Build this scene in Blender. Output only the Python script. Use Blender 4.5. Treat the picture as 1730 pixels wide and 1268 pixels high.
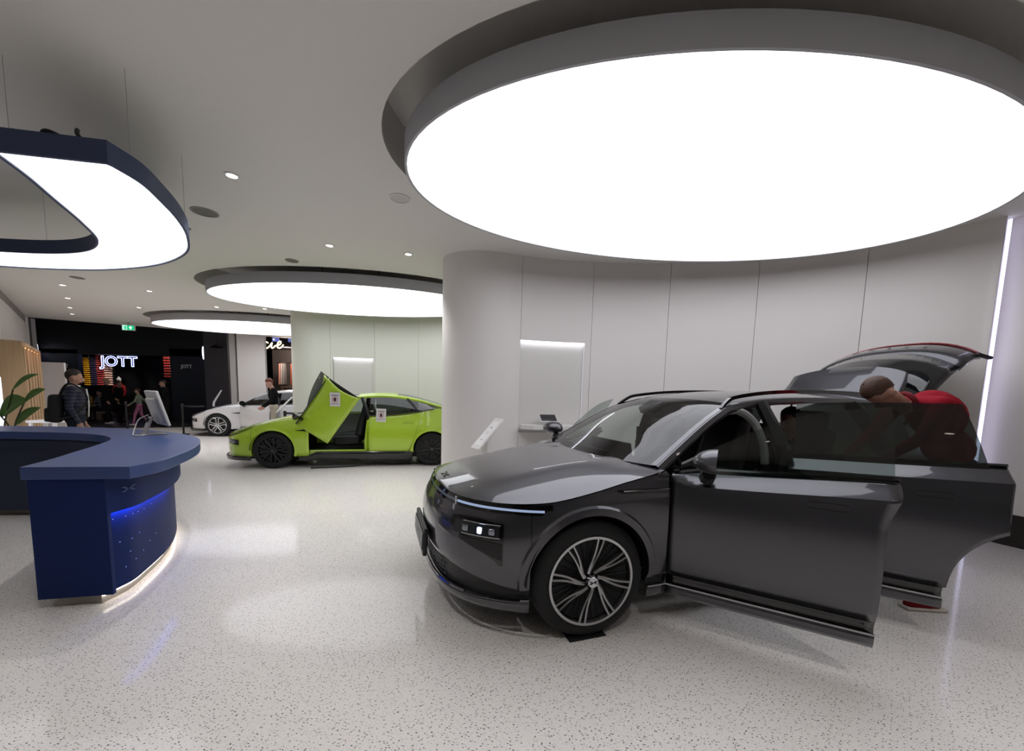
import bpy, bmesh, math, random
from mathutils import Vector, Matrix
random.seed(7)
scene = bpy.context.scene
COL = scene.collection
for _o in list(bpy.data.objects):
    bpy.data.objects.remove(_o)
# ------------------------------------------------------------------ camera
FPX, PX, PY, CAMH = 660.0, 865.0, 731.86, 1.53
cam_data = bpy.data.cameras.new('camera')
cam = bpy.data.objects.new('camera', cam_data)
COL.objects.link(cam)
scene.camera = cam
cam_data.sensor_fit = 'HORIZONTAL'
cam_data.sensor_width = 36.0
cam_data.lens = FPX / 1730.0 * 36.0
cam_data.shift_x = 0.0
cam_data.shift_y = (PY - 634.0) / 1730.0
cam_data.clip_start = 0.05
cam_data.clip_end = 200
_dn = Vector((690.0 - PX, 7450.0 - PY, FPX)).normalized()      # world down seen from the camera (x right, y down, z ahead)
_fw = (Vector((0, 0, 1)) - _dn * _dn.z).normalized()
_rt = _dn.cross(_fw)
_rows = Matrix((_rt, _fw, -_dn))
_M = _rows @ Matrix(((1, 0, 0), (0, -1, 0), (0, 0, -1)))
cam.matrix_world = Matrix.Translation((0, 0, CAMH)) @ _M.to_4x4()
# ------------------------------------------------------------------ world, exposure
world = bpy.data.worlds.new('world')
scene.world = world
world.use_nodes = True
world.node_tree.nodes['Background'].inputs[0].default_value = (0.9, 0.93, 1.0, 1)
world.node_tree.nodes['Background'].inputs[1].default_value = 0.12
vs = scene.view_settings
vs.view_transform = 'Standard'
vs.look = 'None'
vs.exposure = 0.55
vs.gamma = 1.0
vs.use_curve_mapping = False
DISC_L, CANOPY_L, SPOT_W = 1.65, 1.25, 85.0

# ------------------------------------------------------------------ materials
def srgb(h):
    h = h.lstrip('#')
    out = []
    for i in (0, 2, 4):
        v = int(h[i:i + 2], 16) / 255.0
        out.append(v / 12.92 if v <= 0.04045 else ((v + 0.055) / 1.055) ** 2.4)
    return (*out, 1.0)
MATS = {}
def mat(name, col='#808080', rough=0.5, metal=0.0, coat=0.0, emit=None, strength=0.0, spec=0.5, noise=0.0, nscale=30.0, bump=0.0):
    if name in MATS:
        return MATS[name]
    m = bpy.data.materials.new(name)
    m.use_nodes = True
    nt = m.node_tree
    b = nt.nodes['Principled BSDF']
    base = srgb(col) if isinstance(col, str) else col
    b.inputs['Base Color'].default_value = base
    b.inputs['Roughness'].default_value = rough
    b.inputs['Metallic'].default_value = metal
    b.inputs['Coat Weight'].default_value = coat
    b.inputs['Coat Roughness'].default_value = 0.03
    b.inputs['Specular IOR Level'].default_value = spec
    if emit:
        b.inputs['Emission Color'].default_value = srgb(emit)
        b.inputs['Emission Strength'].default_value = strength
    if noise or bump:
        tc = nt.nodes.new('ShaderNodeTexCoord')
        n = nt.nodes.new('ShaderNodeTexNoise')
        n.inputs['Scale'].default_value = nscale
        n.inputs['Detail'].default_value = 4
        nt.links.new(tc.outputs['Object'], n.inputs['Vector'])
        if noise:
            mx = nt.nodes.new('ShaderNodeMix')
            mx.data_type = 'RGBA'
            mx.inputs[6].default_value = tuple(max(0, c * (1 - noise)) for c in base[:3]) + (1,)
            mx.inputs[7].default_value = tuple(min(1, c * (1 + noise)) for c in base[:3]) + (1,)
            nt.links.new(n.outputs['Fac'], mx.inputs[0])
            nt.links.new(mx.outputs[2], b.inputs['Base Color'])
        if bump:
            bp = nt.nodes.new('ShaderNodeBump')
            bp.inputs['Strength'].default_value = bump
            bp.inputs['Distance'].default_value = 0.01
            nt.links.new(n.outputs['Fac'], bp.inputs['Height'])
            nt.links.new(bp.outputs[0], b.inputs['Normal'])
    MATS[name] = m
    return m
def glass(name, tint, refl=1.0, rough=0.0, ior=1.5):
    if name in MATS:
        return MATS[name]
    m = bpy.data.materials.new(name)
    m.use_nodes = True
    nt = m.node_tree
    nt.nodes.clear()
    out = nt.nodes.new('ShaderNodeOutputMaterial')
    tr = nt.nodes.new('ShaderNodeBsdfTransparent')
    tr.inputs[0].default_value = srgb(tint)
    gl = nt.nodes.new('ShaderNodeBsdfGlossy')
    gl.inputs['Roughness'].default_value = rough
    gl.inputs['Color'].default_value = (refl, refl, refl, 1)
    fr = nt.nodes.new('ShaderNodeFresnel')
    fr.inputs[0].default_value = ior
    mx = nt.nodes.new('ShaderNodeMixShader')
    nt.links.new(fr.outputs[0], mx.inputs[0])
    nt.links.new(tr.outputs[0], mx.inputs[1])
    nt.links.new(gl.outputs[0], mx.inputs[2])
    nt.links.new(mx.outputs[0], out.inputs[0])
    MATS[name] = m
    return m
def emitter(name, col, strength):
    return mat(name, '#000000', 0.6, emit=col, strength=strength, spec=0.0)
def terrazzo():
    m = bpy.data.materials.new('terrazzo')
    m.use_nodes = True
    nt = m.node_tree
    b = nt.nodes['Principled BSDF']
    tc = nt.nodes.new('ShaderNodeTexCoord')
    def layer(scale, lo, hi, thr, rot, stretch):
        mp = nt.nodes.new('ShaderNodeMapping')
        mp.inputs['Rotation'].default_value = (0, 0, rot)
        mp.inputs['Scale'].default_value = (1, stretch, 1)
        nt.links.new(tc.outputs['Object'], mp.inputs[0])
        nz = nt.nodes.new('ShaderNodeTexNoise')
        nz.inputs['Scale'].default_value = scale * 0.9
        ad = nt.nodes.new('ShaderNodeMix'); ad.data_type = 'VECTOR'; ad.inputs[0].default_value = 0.012
        nt.links.new(mp.outputs[0], nz.inputs['Vector'])
        nt.links.new(mp.outputs[0], ad.inputs[4])
        nt.links.new(nz.outputs['Color'], ad.inputs[5])
        v = nt.nodes.new('ShaderNodeTexVoronoi')
        v.voronoi_dimensions = '2D'
        v.inputs['Scale'].default_value = scale
        v.inputs['Randomness'].default_value = 1.0
        nt.links.new(ad.outputs[1], v.inputs['Vector'])
        mr = nt.nodes.new('ShaderNodeMapRange')
        mr.inputs[1].default_value = lo; mr.inputs[2].default_value = hi
        mr.inputs[3].default_value = 1.0; mr.inputs[4].default_value = 0.0
        nt.links.new(v.outputs['Distance'], mr.inputs[0])
        sep = nt.nodes.new('ShaderNodeSeparateColor')
        nt.links.new(v.outputs['Color'], sep.inputs[0])
        gt = nt.nodes.new('ShaderNodeMath'); gt.operation = 'GREATER_THAN'; gt.inputs[1].default_value = thr
        nt.links.new(sep.outputs[0], gt.inputs[0])
        ml = nt.nodes.new('ShaderNodeMath'); ml.operation = 'MULTIPLY'
        nt.links.new(mr.outputs[0], ml.inputs[0]); nt.links.new(gt.outputs[0], ml.inputs[1])
        return ml.outputs[0], sep.outputs[1]
    cloud = nt.nodes.new('ShaderNodeTexNoise'); cloud.inputs['Scale'].default_value = 1.3; cloud.inputs['Detail'].default_value = 5
    nt.links.new(tc.outputs['Object'], cloud.inputs['Vector'])
    base = nt.nodes.new('ShaderNodeMix'); base.data_type = 'RGBA'
    base.inputs[6].default_value = srgb('#dedad6'); base.inputs[7].default_value = srgb('#e4dfdb')
    nt.links.new(cloud.outputs['Fac'], base.inputs[0])
    cur = base.outputs[2]
    for (sc, lo, hi, thr, rot, st, c0) in ((110, .22, .30, .45, .3, 1.0, '#cfcac5'), (75, .18, .24, .80, 1.1, 1.5, '#a5a09a'), (36, .125, .15, .70, .5, 1.8, '#2b2930'), (40, .13, .155, .76, 2.2, 1.9, '#222128')):
        f, _r = layer(sc, lo, hi, thr, rot, st)
        mx = nt.nodes.new('ShaderNodeMix'); mx.data_type = 'RGBA'
        mx.inputs[7].default_value = srgb(c0)
        nt.links.new(f, mx.inputs[0]); nt.links.new(cur, mx.inputs[6])
        cur = mx.outputs[2]
    nt.links.new(cur, b.inputs['Base Color'])
    b.inputs['Roughness'].default_value = 0.42
    b.inputs['Specular IOR Level'].default_value = 0.35
    b.inputs['Coat Weight'].default_value = 0.5
    b.inputs['Coat Roughness'].default_value = 0.09
    MATS['terrazzo'] = m
    return m
def wood(name, c1, c2, axis=2):
    m = bpy.data.materials.new(name)
    m.use_nodes = True
    nt = m.node_tree
    b = nt.nodes['Principled BSDF']
    tc = nt.nodes.new('ShaderNodeTexCoord'); mp = nt.nodes.new('ShaderNodeMapping')
    s = [14, 14, 14]; s[axis] = 0.8
    mp.inputs['Scale'].default_value = s
    n = nt.nodes.new('ShaderNodeTexNoise'); n.inputs['Scale'].default_value = 1.5; n.inputs['Detail'].default_value = 6
    mx = nt.nodes.new('ShaderNodeMix'); mx.data_type = 'RGBA'
    mx.inputs[6].default_value = srgb(c1); mx.inputs[7].default_value = srgb(c2)
    nt.links.new(tc.outputs['Object'], mp.inputs[0]); nt.links.new(mp.outputs[0], n.inputs['Vector'])
    nt.links.new(n.outputs['Fac'], mx.inputs[0]); nt.links.new(mx.outputs[2], b.inputs['Base Color'])
    b.inputs['Roughness'].default_value = 0.5
    MATS[name] = m
    return m
def lamp_face(name, strength, streak):
    """stretched fabric lamp face: even glow with soft darker streaks where the tube rows are spaced"""
    m = bpy.data.materials.new(name)
    m.use_nodes = True
    nt = m.node_tree
    b = nt.nodes['Principled BSDF']
    b.inputs['Base Color'].default_value = srgb('#dddddd')
    b.inputs['Roughness'].default_value = 0.7
    b.inputs['Specular IOR Level'].default_value = 0.1
    tc = nt.nodes.new('ShaderNodeTexCoord'); mp = nt.nodes.new('ShaderNodeMapping')
    mp.inputs['Scale'].default_value = streak
    n = nt.nodes.new('ShaderNodeTexNoise'); n.inputs['Scale'].default_value = 1.0; n.inputs['Detail'].default_value = 2
    mr = nt.nodes.new('ShaderNodeMapRange')
    mr.inputs[1].default_value = 0.25; mr.inputs[2].default_value = 0.6
    mr.inputs[3].default_value = strength * 0.78; mr.inputs[4].default_value = strength
    nt.links.new(tc.outputs['Object'], mp.inputs[0]); nt.links.new(mp.outputs[0], n.inputs['Vector'])
    nt.links.new(n.outputs['Fac'], mr.inputs[0]); nt.links.new(mr.outputs[0], b.inputs['Emission Strength'])
    b.inputs['Emission Color'].default_value = srgb('#f6f7ff')
    MATS[name] = m
    return m

# ------------------------------------------------------------------ builders
def tag(o, label=None, cat=None, group=None, kind=None):
    if label: o['label'] = label
    if cat: o['category'] = cat
    if group: o['group'] = group
    if kind: o['kind'] = kind
    return o
def empty(name, loc=(0, 0, 0), rz=0.0, label=None, cat=None, group=None):
    o = bpy.data.objects.new(name, None)
    COL.objects.link(o)
    o.location = loc
    o.rotation_euler = (0, 0, rz)
    o.empty_display_size = 0.1
    return tag(o, label, cat, group)
def link(name, me, m=None, parent=None, smooth=True, thick=0.0, offset=-1.0, bevel=0.0, mats=None):
    if m is not None and not len(me.materials):
        me.materials.append(m)
    if smooth and len(me.polygons):
        me.polygons.foreach_set('use_smooth', [True] * len(me.polygons))
        try:
            me.set_sharp_from_angle(angle=math.radians(smooth if smooth is not True else 40))
        except Exception:
            pass
    o = bpy.data.objects.new(name, me)
    COL.objects.link(o)
    if parent is not None:
        o.parent = parent
    if thick:
        s = o.modifiers.new('solid', 'SOLIDIFY'); s.thickness = thick; s.offset = offset
    if bevel:
        b = o.modifiers.new('bevel', 'BEVEL'); b.width = bevel; b.segments = 2; b.limit_method = 'ANGLE'; b.angle_limit = math.radians(50)
    return o
def pyd(name, verts, faces, m=None, parent=None, smooth=True, fix=False, **k):
    me = bpy.data.meshes.new(name)
    me.from_pydata([tuple(v) for v in verts], [], faces)
    if fix:
        bm = bmesh.new(); bm.from_mesh(me)
        bmesh.ops.remove_doubles(bm, verts=bm.verts, dist=1e-5)
        bmesh.ops.recalc_face_normals(bm, faces=bm.faces)
        bm.to_mesh(me); bm.free()
    me.update()
    return link(name, me, m, parent, smooth, **k)
def grid_vf(rows, closed=False, base=0):
    nr, nc = len(rows), len(rows[0])
    vs_ = [p for r in rows for p in r]
    fs = []
    for i in range(nr - 1):
        for j in range(nc if closed else nc - 1):
            j2 = (j + 1) % nc
            fs.append((base + i * nc + j, base + i * nc + j2, base + (i + 1) * nc + j2, base + (i + 1) * nc + j))
    return vs_, fs
def grid(name, rows, m, parent=None, closed=False, flip=False, **k):
    v, f = grid_vf(rows, closed)
    if flip:
        f = [tuple(reversed(q)) for q in f]
    return pyd(name, v, f, m, parent, **k)
def box_vf(x0, x1, y0, y1, z0, z1, base=0):
    v = [(x0, y0, z0), (x1, y0, z0), (x1, y1, z0), (x0, y1, z0), (x0, y0, z1), (x1, y0, z1), (x1, y1, z1), (x0, y1, z1)]
    f = [(0, 3, 2, 1), (4, 5, 6, 7), (0, 1, 5, 4), (1, 2, 6, 5), (2, 3, 7, 6), (3, 0, 4, 7)]
    return v, [tuple(base + i for i in q) for q in f]
def box(name, x0, x1, y0, y1, z0, z1, m, parent=None, bevel=0.0, smooth=False, **k):
    v, f = box_vf(x0, x1, y0, y1, z0, z1)
    return pyd(name, v, f, m, parent, smooth=smooth, bevel=bevel, **k)
def prism_vf(poly, z0, z1, base=0):
    n = len(poly)
    v = [(p[0], p[1], z0) for p in poly] + [(p[0], p[1], z1) for p in poly]
    f = [tuple(base + i for i in reversed(range(n))), tuple(base + n + i for i in range(n))]
    for i in range(n):
        j = (i + 1) % n
        f.append((base + i, base + j, base + n + j, base + n + i))
    return v, f
def prism(name, poly, z0, z1, m, parent=None, smooth=30, **k):
    v, f = prism_vf(poly, z0, z1)
    return pyd(name, v, f, m, parent, smooth=smooth, fix=True, **k)
def spline(pts, n=8, closed=False):
    """Catmull-Rom through the points"""
    P = [Vector(p) for p in pts]
    out = []
    N = len(P)
    segs = N if closed else N - 1
    for i in range(segs):
        p1, p2 = P[i], P[(i + 1) % N]
        p0 = P[i - 1] if (i > 0 or closed) else p1 * 2 - p2
        p3 = P[(i + 2) % N] if (i + 2 < N or closed) else p2 * 2 - p1
        for k in range(n):
            t = k / n
            out.append(0.5 * ((2 * p1) + (p2 - p0) * t + (2 * p0 - 5 * p1 + 4 * p2 - p3) * t * t + (3 * p1 - p0 - 3 * p2 + p3) * t ** 3))
    if not closed:
        out.append(P[-1].copy())
    return out
def interp(tab, x):
    """monotone-ish smooth interpolation in a table of (x, value)"""
    if x <= tab[0][0]: return tab[0][1]
    if x >= tab[-1][0]: return tab[-1][1]
    for i in range(len(tab) - 1):
        if tab[i][0] <= x <= tab[i + 1][0]:
            x0, y0 = tab[i]; x1, y1 = tab[i + 1]
            h = x1 - x0
            if h < 1e-9: return y1
            d = (y1 - y0) / h
            def sl(k):
                if k <= 0 or k >= len(tab) - 1:
                    a, b2 = (tab[0], tab[1]) if k <= 0 else (tab[-2], tab[-1])
                    return (b2[1] - a[1]) / (b2[0] - a[0])
                da = (tab[k][1] - tab[k - 1][1]) / (tab[k][0] - tab[k - 1][0]); db = (tab[k + 1][1] - tab[k][1]) / (tab[k + 1][0] - tab[k][0])
                return 0.0 if da * db <= 0 else 2 * da * db / (da + db)
            m0, m1 = sl(i), sl(i + 1)
            t = (x - x0) / h
            return (2 * t ** 3 - 3 * t * t + 1) * y0 + (t ** 3 - 2 * t * t + t) * h * m0 + (-2 * t ** 3 + 3 * t * t) * y1 + (t ** 3 - t * t) * h * m1
def tube_vf(path, rad, seg=8, base=0, cap=True):
    P = [Vector(p) for p in path]
    n = len(P)
    R = rad if isinstance(rad, (list, tuple)) else [rad] * n
    vs_, fs = [], []
    up = Vector((0, 0, 1))
    t0 = (P[1] - P[0]).normalized()
    if abs(t0.dot(up)) > 0.95: up = Vector((1, 0, 0))
    a = t0.cross(up).normalized()
    for i in range(n):
        t = (P[min(i + 1, n - 1)] - P[max(i - 1, 0)]).normalized()
        a = (a - t * a.dot(t)).normalized()
        b = t.cross(a)
        for k in range(seg):
            w = 2 * math.pi * k / seg
            vs_.append(P[i] + (a * math.cos(w) + b * math.sin(w)) * R[i])
    for i in range(n - 1):
        for k in range(seg):
            k2 = (k + 1) % seg
            fs.append((base + i * seg + k, base + i * seg + k2, base + (i + 1) * seg + k2, base + (i + 1) * seg + k))
    if cap:
        fs.append(tuple(base + k for k in reversed(range(seg))))
        fs.append(tuple(base + (n - 1) * seg + k for k in range(seg)))
    return vs_, fs
def tube(name, path, rad, m, parent=None, seg=8, **k):
    v, f = tube_vf(path, rad, seg)
    return pyd(name, v, f, m, parent, **k)
def multi(name, parts, m, parent=None, **k):
    V, F = [], []
    for v, f in parts:
        b = len(V)
        V += list(v)
        F += [tuple(i + b for i in q) for q in f]
    return pyd(name, V, F, m, parent, **k)
def lathe_vf(prof, seg=32, axis='z', close=False):
    rows = []
    for r, h in prof:
        row = []
        for k in range(seg):
            w = 2 * math.pi * k / seg
            c, s = r * math.cos(w), r * math.sin(w)
            row.append((c, s, h) if axis == 'z' else ((c, h, s) if axis == 'y' else (h, c, s)))
        rows.append(row)
    return grid_vf(rows, True)
def lathe(name, prof, m, parent=None, seg=32, axis='z', loc=None, **k):
    v, f = lathe_vf(prof, seg, axis)
    o = pyd(name, v, f, m, parent, fix=True, **k)
    if loc: o.location = loc
    return o
def ellipsoid_vf(c, r, nu=14, nv=9):
    rows = []
    for i in range(nv + 1):
        ph = -math.pi / 2 + math.pi * i / nv
        rows.append([(c[0] + r[0] * math.cos(ph) * math.cos(2 * math.pi * k / nu), c[1] + r[1] * math.cos(ph) * math.sin(2 * math.pi * k / nu), c[2] + r[2] * math.sin(ph)) for k in range(nu)])
    return grid_vf(rows, True)
def text_mesh(body, size, extrude=0.002, outline=0.0, align='CENTER', off=0.0):
    cu = bpy.data.curves.new('lettering', 'FONT')
    cu.body = body; cu.size = size; cu.extrude = extrude
    cu.align_x = align; cu.align_y = 'CENTER'
    cu.resolution_u = 3; cu.offset = off
    if outline:
        cu.fill_mode = 'NONE'; cu.bevel_depth = outline; cu.extrude = 0; cu.bevel_resolution = 1
    ob = bpy.data.objects.new('lettering', cu)
    COL.objects.link(ob)
    bpy.context.view_layer.update()
    me = bpy.data.meshes.new_from_object(ob.evaluated_get(bpy.context.evaluated_depsgraph_get()))
    bpy.data.objects.remove(ob); bpy.data.curves.remove(cu)
    me.materials.clear()
    return me
def copy_tree(o, parent=None):
    c = o.copy(); COL.objects.link(c); c.parent = parent
    for ch in list(o.children):
        copy_tree(ch, c)
    return c
def frame(x, y, z):
    """4x4 matrix from three axes (columns)"""
    return Matrix((Vector(x), Vector(y), Vector(z))).transposed().to_4x4()
def offset_curve(pts, d):
    out = []
    n = len(pts)
    for i, p in enumerate(pts):
        a = pts[max(i - 1, 0)]; b = pts[min(i + 1, n - 1)]
        t = Vector((b[0] - a[0], b[1] - a[1])).normalized()
        out.append(Vector((p[0] - t.y * d, p[1] + t.x * d)))
    return out
# ================================================================== setting
CEIL = 3.6
M_WALL = mat('wall_white', '#e6e2de', 0.5)
M_WALL2 = mat('wall_warm_white', '#e2e2d8', 0.5)
M_CEIL = mat('ceiling_paint', '#e2dfda', 0.8)
M_DARKBASE = mat('base_band_dark', '#2a2320', 0.5)
M_FLOOR = terrazzo()
M_LED = emitter('led_white', '#f3f3ff', 3.2)
M_LEDV = emitter('led_cool', '#dbd8ff', 1.9)
M_BLACK = mat('matt_black', '#0b0b0c', 0.5)
M_GREY = mat('fixture_grey', '#5a5a5e', 0.6)
fl = pyd('floor', [(-26, -6, 0), (9, -6, 0), (9, 24, 0), (-26, 24, 0)], [(0, 1, 2, 3)], M_FLOOR, smooth=False)
tag(fl, kind='structure')
DISCS = [((1.78, 3.86), 2.76, 1.59, 0.136), ((-3.39, 8.46), 2.82, 1.45, 0.072), ((-8.15, 12.45), 2.85, 1.42, 0.05)]
def ell(c, a, b, t, n=96):
    return [(c[0] + a * math.cos(2 * math.pi * k / n) * math.cos(t) - b * math.sin(2 * math.pi * k / n) * math.sin(t),
             c[1] + a * math.cos(2 * math.pi * k / n) * math.sin(t) + b * math.sin(2 * math.pi * k / n) * math.cos(t)) for k in range(n)]
# ceiling: flat sheet with three oval openings
cu = bpy.data.curves.new('ceiling', 'CURVE')
cu.dimensions = '2D'; cu.fill_mode = 'BOTH'
def _poly(pts):
    s = cu.splines.new('POLY'); s.points.add(len(pts) - 1)
    for q, p in zip(s.points, pts): q.co = (p[0], p[1], 0, 1)
    s.use_cyclic_u = True
_poly([(9, -6), (9, 18), (-6.2, 18.0), (-11.6, 14.95), (-15.6, 12.7), (-15.6, -6)])
GAP = 0.175
for c, a, b, t in DISCS: _poly(ell(c, a + GAP, b + GAP, t))
_ob = bpy.data.objects.new('tmp', cu); COL.objects.link(_ob); bpy.context.view_layer.update()
_me = bpy.data.meshes.new_from_object(_ob.evaluated_get(bpy.context.evaluated_depsgraph_get()))
bpy.data.objects.remove(_ob)
_me.materials.clear()
ce = link('ceiling', _me, M_CEIL, smooth=False); ce.location.z = CEIL
tag(ce, kind='structure')
for i, (c, a, b, t) in enumerate(DISCS):       # plaster sides and top of each oval recess
    e0 = ell(c, a + GAP, b + GAP, t)
    e1 = ell(c, a + GAP, b + GAP, t)
    V = [(x, y, CEIL) for x, y in e0] + [(x, y, CEIL + 0.42) for x, y in e1]
    n = len(e0)
    F = [(k, (k + 1) % n, n + (k + 1) % n, n + k) for k in range(n)] + [tuple(range(n, 2 * n))]
    pyd('recess', V, F, M_CEIL, ce, smooth=30).location.z = -CEIL
_disc_lab = ['huge oval glowing ceiling lamp above the grey car', 'oval glowing ceiling lamp above the lime green car', 'farthest oval glowing ceiling lamp, above the white car']
M_RIM = mat('lamp_rim', '#b4b4b9', 0.6)
M_FACE = lamp_face('lamp_face', DISC_L, (0.35, 3.4, 1))
for i, (c, a, b, t) in enumerate(DISCS):
    e = empty('oval_lamp', (c[0], c[1], 3.385), t, _disc_lab[i], 'ceiling lamp', 'oval ceiling lamps')
    n = 96
    o0 = ell((0, 0), a, b, 0, n); i0 = ell((0, 0), a - 0.02, b - 0.02, 0, n)
    V = [(x, y, 0.0) for x, y in i0] + [(x, y, -0.006) for x, y in i0] + [(x, y, -0.006) for x, y in o0] + [(x, y, 0.18) for x, y in o0]
    F = []
    for r in range(3):
        F += [(r * n + k, r * n + (k + 1) % n, (r + 1) * n + (k + 1) % n, (r + 1) * n + k) for k in range(n)]
    F.append(tuple(range(3 * n, 4 * n)))
    pyd('drum', V, F, M_RIM, e, smooth=40)
    pyd('glowing_face', [(x, y, 0.0) for x, y in i0], [tuple(reversed(range(n)))], M_FACE, e, smooth=False)
    for wx in (-0.2, 0.2):
        for wy in (-0.15, 0.15):
            pyd('hanger', *tube_vf([(wx * a, wy * b, 0.18), (wx * a, wy * b, 0.63)], 0.006, 6), M_GREY, e)

# ---- curved walls made of panels
def ray_at(u, v):
    d = _rows @ Vector(((u - PX) / FPX, (v - PY) / FPX, 1.0))
    return d
def wall_param_of(pts, u, v):
    d = ray_at(u, v)
    best = None
    for i in range(len(pts) - 1):
        a, b = pts[i], pts[i + 1]
        ca = d.x * a[1] - d.y * a[0]; cb = d.x * b[1] - d.y * b[0]
        if ca * cb <= 0 and (a[1] > 0):
            best = i + ca / (ca - cb + 1e-12)
            break
    return best
def at_param(pts, s):
    i = min(int(s), len(pts) - 2); f = s - i
    return Vector((pts[i][0] + (pts[i + 1][0] - pts[i][0]) * f, pts[i][1] + (pts[i + 1][1] - pts[i][1]) * f))
def slab(name, pts, s0, s1, z0, z1, m, parent, gap=0.0025, thick=0.03, push=0.0, **k):
    """one wall panel between two places along the wall line"""
    def L(s): return s
    n = max(2, int((s1 - s0) * 1.0) + 1)
    ss = [s0 + (s1 - s0) * j / n for j in range(n + 1)]
    P = [at_param(pts, s) for s in ss]
    # trim the ends by the joint width
    d0 = (P[1] - P[0]).normalized(); P[0] = P[0] + d0 * gap
    d1 = (P[-2] - P[-1]).normalized(); P[-1] = P[-1] + d1 * gap
    Pf = offset_curve(P, -push)
    Pb = offset_curve(P, -push + thick)
    poly = [tuple(p) for p in Pf] + [tuple(p) for p in reversed(Pb)]
    return prism(name, poly, z0, z1, m, parent, smooth=30, **k)
W1 = spline([(0.5, 8.75), (-0.25, 8.05), (-0.82, 7.25), (-1.12, 6.6), (-1.13, 6.25), (-0.93, 5.99), (-0.54, 5.885), (-0.2, 5.93), (0.093, 6.05), (0.62, 6.19), (1.21, 6.26), (1.8, 6.27), (2.38, 6.2), (3.5, 5.9), (4.5, 5.32), (5.18, 4.62), (5.3, 4.45)], 8)
W1 = [Vector((p[0], p[1])) for p in W1]
wl1 = empty('wall_alcove_near')
tag(wl1, kind='structure')
sA, sB, sC, sD, sE = [wall_param_of(W1[48:], u, v) + 48 for u, v in ((881, 520), (1002, 500), (1128, 550), (1276, 540), (1459, 510))]
edges = [0.0, sA, sB, sC, sD, sE, len(W1) - 1.0]
# dark backing just behind the panels shows in the joints
pyd('backing', [(p.x, p.y, z) for z in (0, CEIL) for p in offset_curve(W1, 0.12)], [(i, i + 1, len(W1) + i + 1, len(W1) + i) for i in range(len(W1) - 1)], mat('joint_grey', '#b5b1ac', 0.8), wl1)
for i in range(len(edges) - 1):
    s0, s1 = edges[i], edges[i + 1]
    if i == 1:
        sN = s1 - (s1 - s0) * 0.085
        slab('panel', W1, s0, s1, 2.37, CEIL, M_WALL, wl1)
        slab('panel', W1, s0, s1, 0.0, 0.955, M_WALL, wl1)
        slab('panel', W1, sN, s1, 0.955, 2.37, M_WALL, wl1)
        slab('niche_back', W1, s0, sN, 0.955, 2.37, mat('niche_white', '#dcd9d4', 0.55), wl1, push=-0.055, gap=0.0)
        slab('led_strip', W1, s0, sN, 2.335, 2.366, M_LED, wl1, gap=0.01, thick=0.02, push=-0.012)
        slab('led_strip', W1, sN - 0.09, sN, 0.97, 2.33, mat('led_side', '#e8e8ea', 0.6, emit='#e6e6f4', strength=0.35), wl1, gap=0.002, thick=0.02, push=-0.02)
    else:
        slab('panel', W1, s0, s1, 0.0, CEIL, M_WALL, wl1)
pR = W1[-1]
led = box('led_strip', -0.010, 0.010, -0.01, 0.01, 0.02, CEIL - 0.02, M_LEDV, wl1); led.location = (pR.x + 0.075, pR.y + 0.03, 0)
W3 = [Vector((p[0], p[1])) for p in spline([(5.47, 4.62), (5.5, 4.35), (5.62, 4.05), (5.85, 3.5), (6.05, 2.6), (6.1, 0.5), (6.1, -5.9)], 6)]
wr = empty('wall_right'); tag(wr, kind='structure')
prism('wall_face', [tuple(p) for p in W3] + [(p.x + 0.25, p.y + 0.1) for p in reversed(W3)], 0.36, CEIL, M_WALL, wr)
bb = prism('base_band_right', [(p.x + 0.02, p.y) for p in W3] + [(p.x + 0.2, p.y + 0.1) for p in reversed(W3)], 0.0, 0.36, M_DARKBASE); tag(bb, kind='structure')  # dark brown band along the foot of the right wall
pyd('return_strip', [(pR.x, pR.y, 0), (pR.x + 0.24, pR.y + 0.16, 0), (pR.x + 0.24, pR.y + 0.16, CEIL), (pR.x, pR.y, CEIL)], [(0, 1, 2, 3)], M_WALL, wl1, smooth=False)
# second alcove, around the lime green car
W2 = [Vector((p[0], p[1])) for p in spline([(-5.2, 14.5), (-5.75, 11.6), (-5.96, 10.95), (-5.95, 10.6), (-5.75, 10.36), (-5.35, 10.3), (-4.95, 10.38), (-3.9, 10.58), (-2.7, 10.55), (-1.6, 10.2), (-0.6, 9.6), (0.2, 8.9), (0.5, 8.7)], 8)]
wl2 = empty('wall_alcove_middle'); tag(wl2, kind='structure')
q1, q2, q3 = [wall_param_of(W2[24:], u, v) + 24 for u, v in ((558, 600), (633, 600), (707, 600))]
edges = [0.0, q1, q2, q3, len(W2) - 1.0]
pyd('backing', [(p.x, p.y, z) for z in (0, CEIL) for p in offset_curve(W2, 0.12)], [(i, i + 1, len(W2) + i + 1, len(W2) + i) for i in range(len(W2) - 1)], mat('joint_grey', '#b5b1ac', 0.8), wl2)
for i in range(4):
    s0, s1 = edges[i], edges[i + 1]
    if i == 1:
        a_, b_ = s0 + (s1 - s0) * 0.06, s1 - (s1 - s0) * 0.03
        slab('panel', W2, s0, s1, 2.4, CEIL, M_WALL2, wl2)
        slab('panel', W2, s0, s1, 0.0, 0.9, M_WALL2, wl2)
        slab('panel', W2, s0, a_, 0.9, 2.4, M_WALL2, wl2)
        slab('panel', W2, b_, s1, 0.9, 2.4, M_WALL2, wl2)
        slab('niche_back', W2, a_, b_, 0.9, 2.4, mat('niche_white', '#dcd9d4', 0.55), wl2, push=-0.06, gap=0.0)
        slab('led_strip', W2, a_, b_, 2.36, 2.397, M_LED, wl2, gap=0.02, thick=0.02, push=-0.012)
    else:
        slab('panel', W2, s0, s1, 0.0, CEIL, M_WALL2, wl2)
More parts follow.
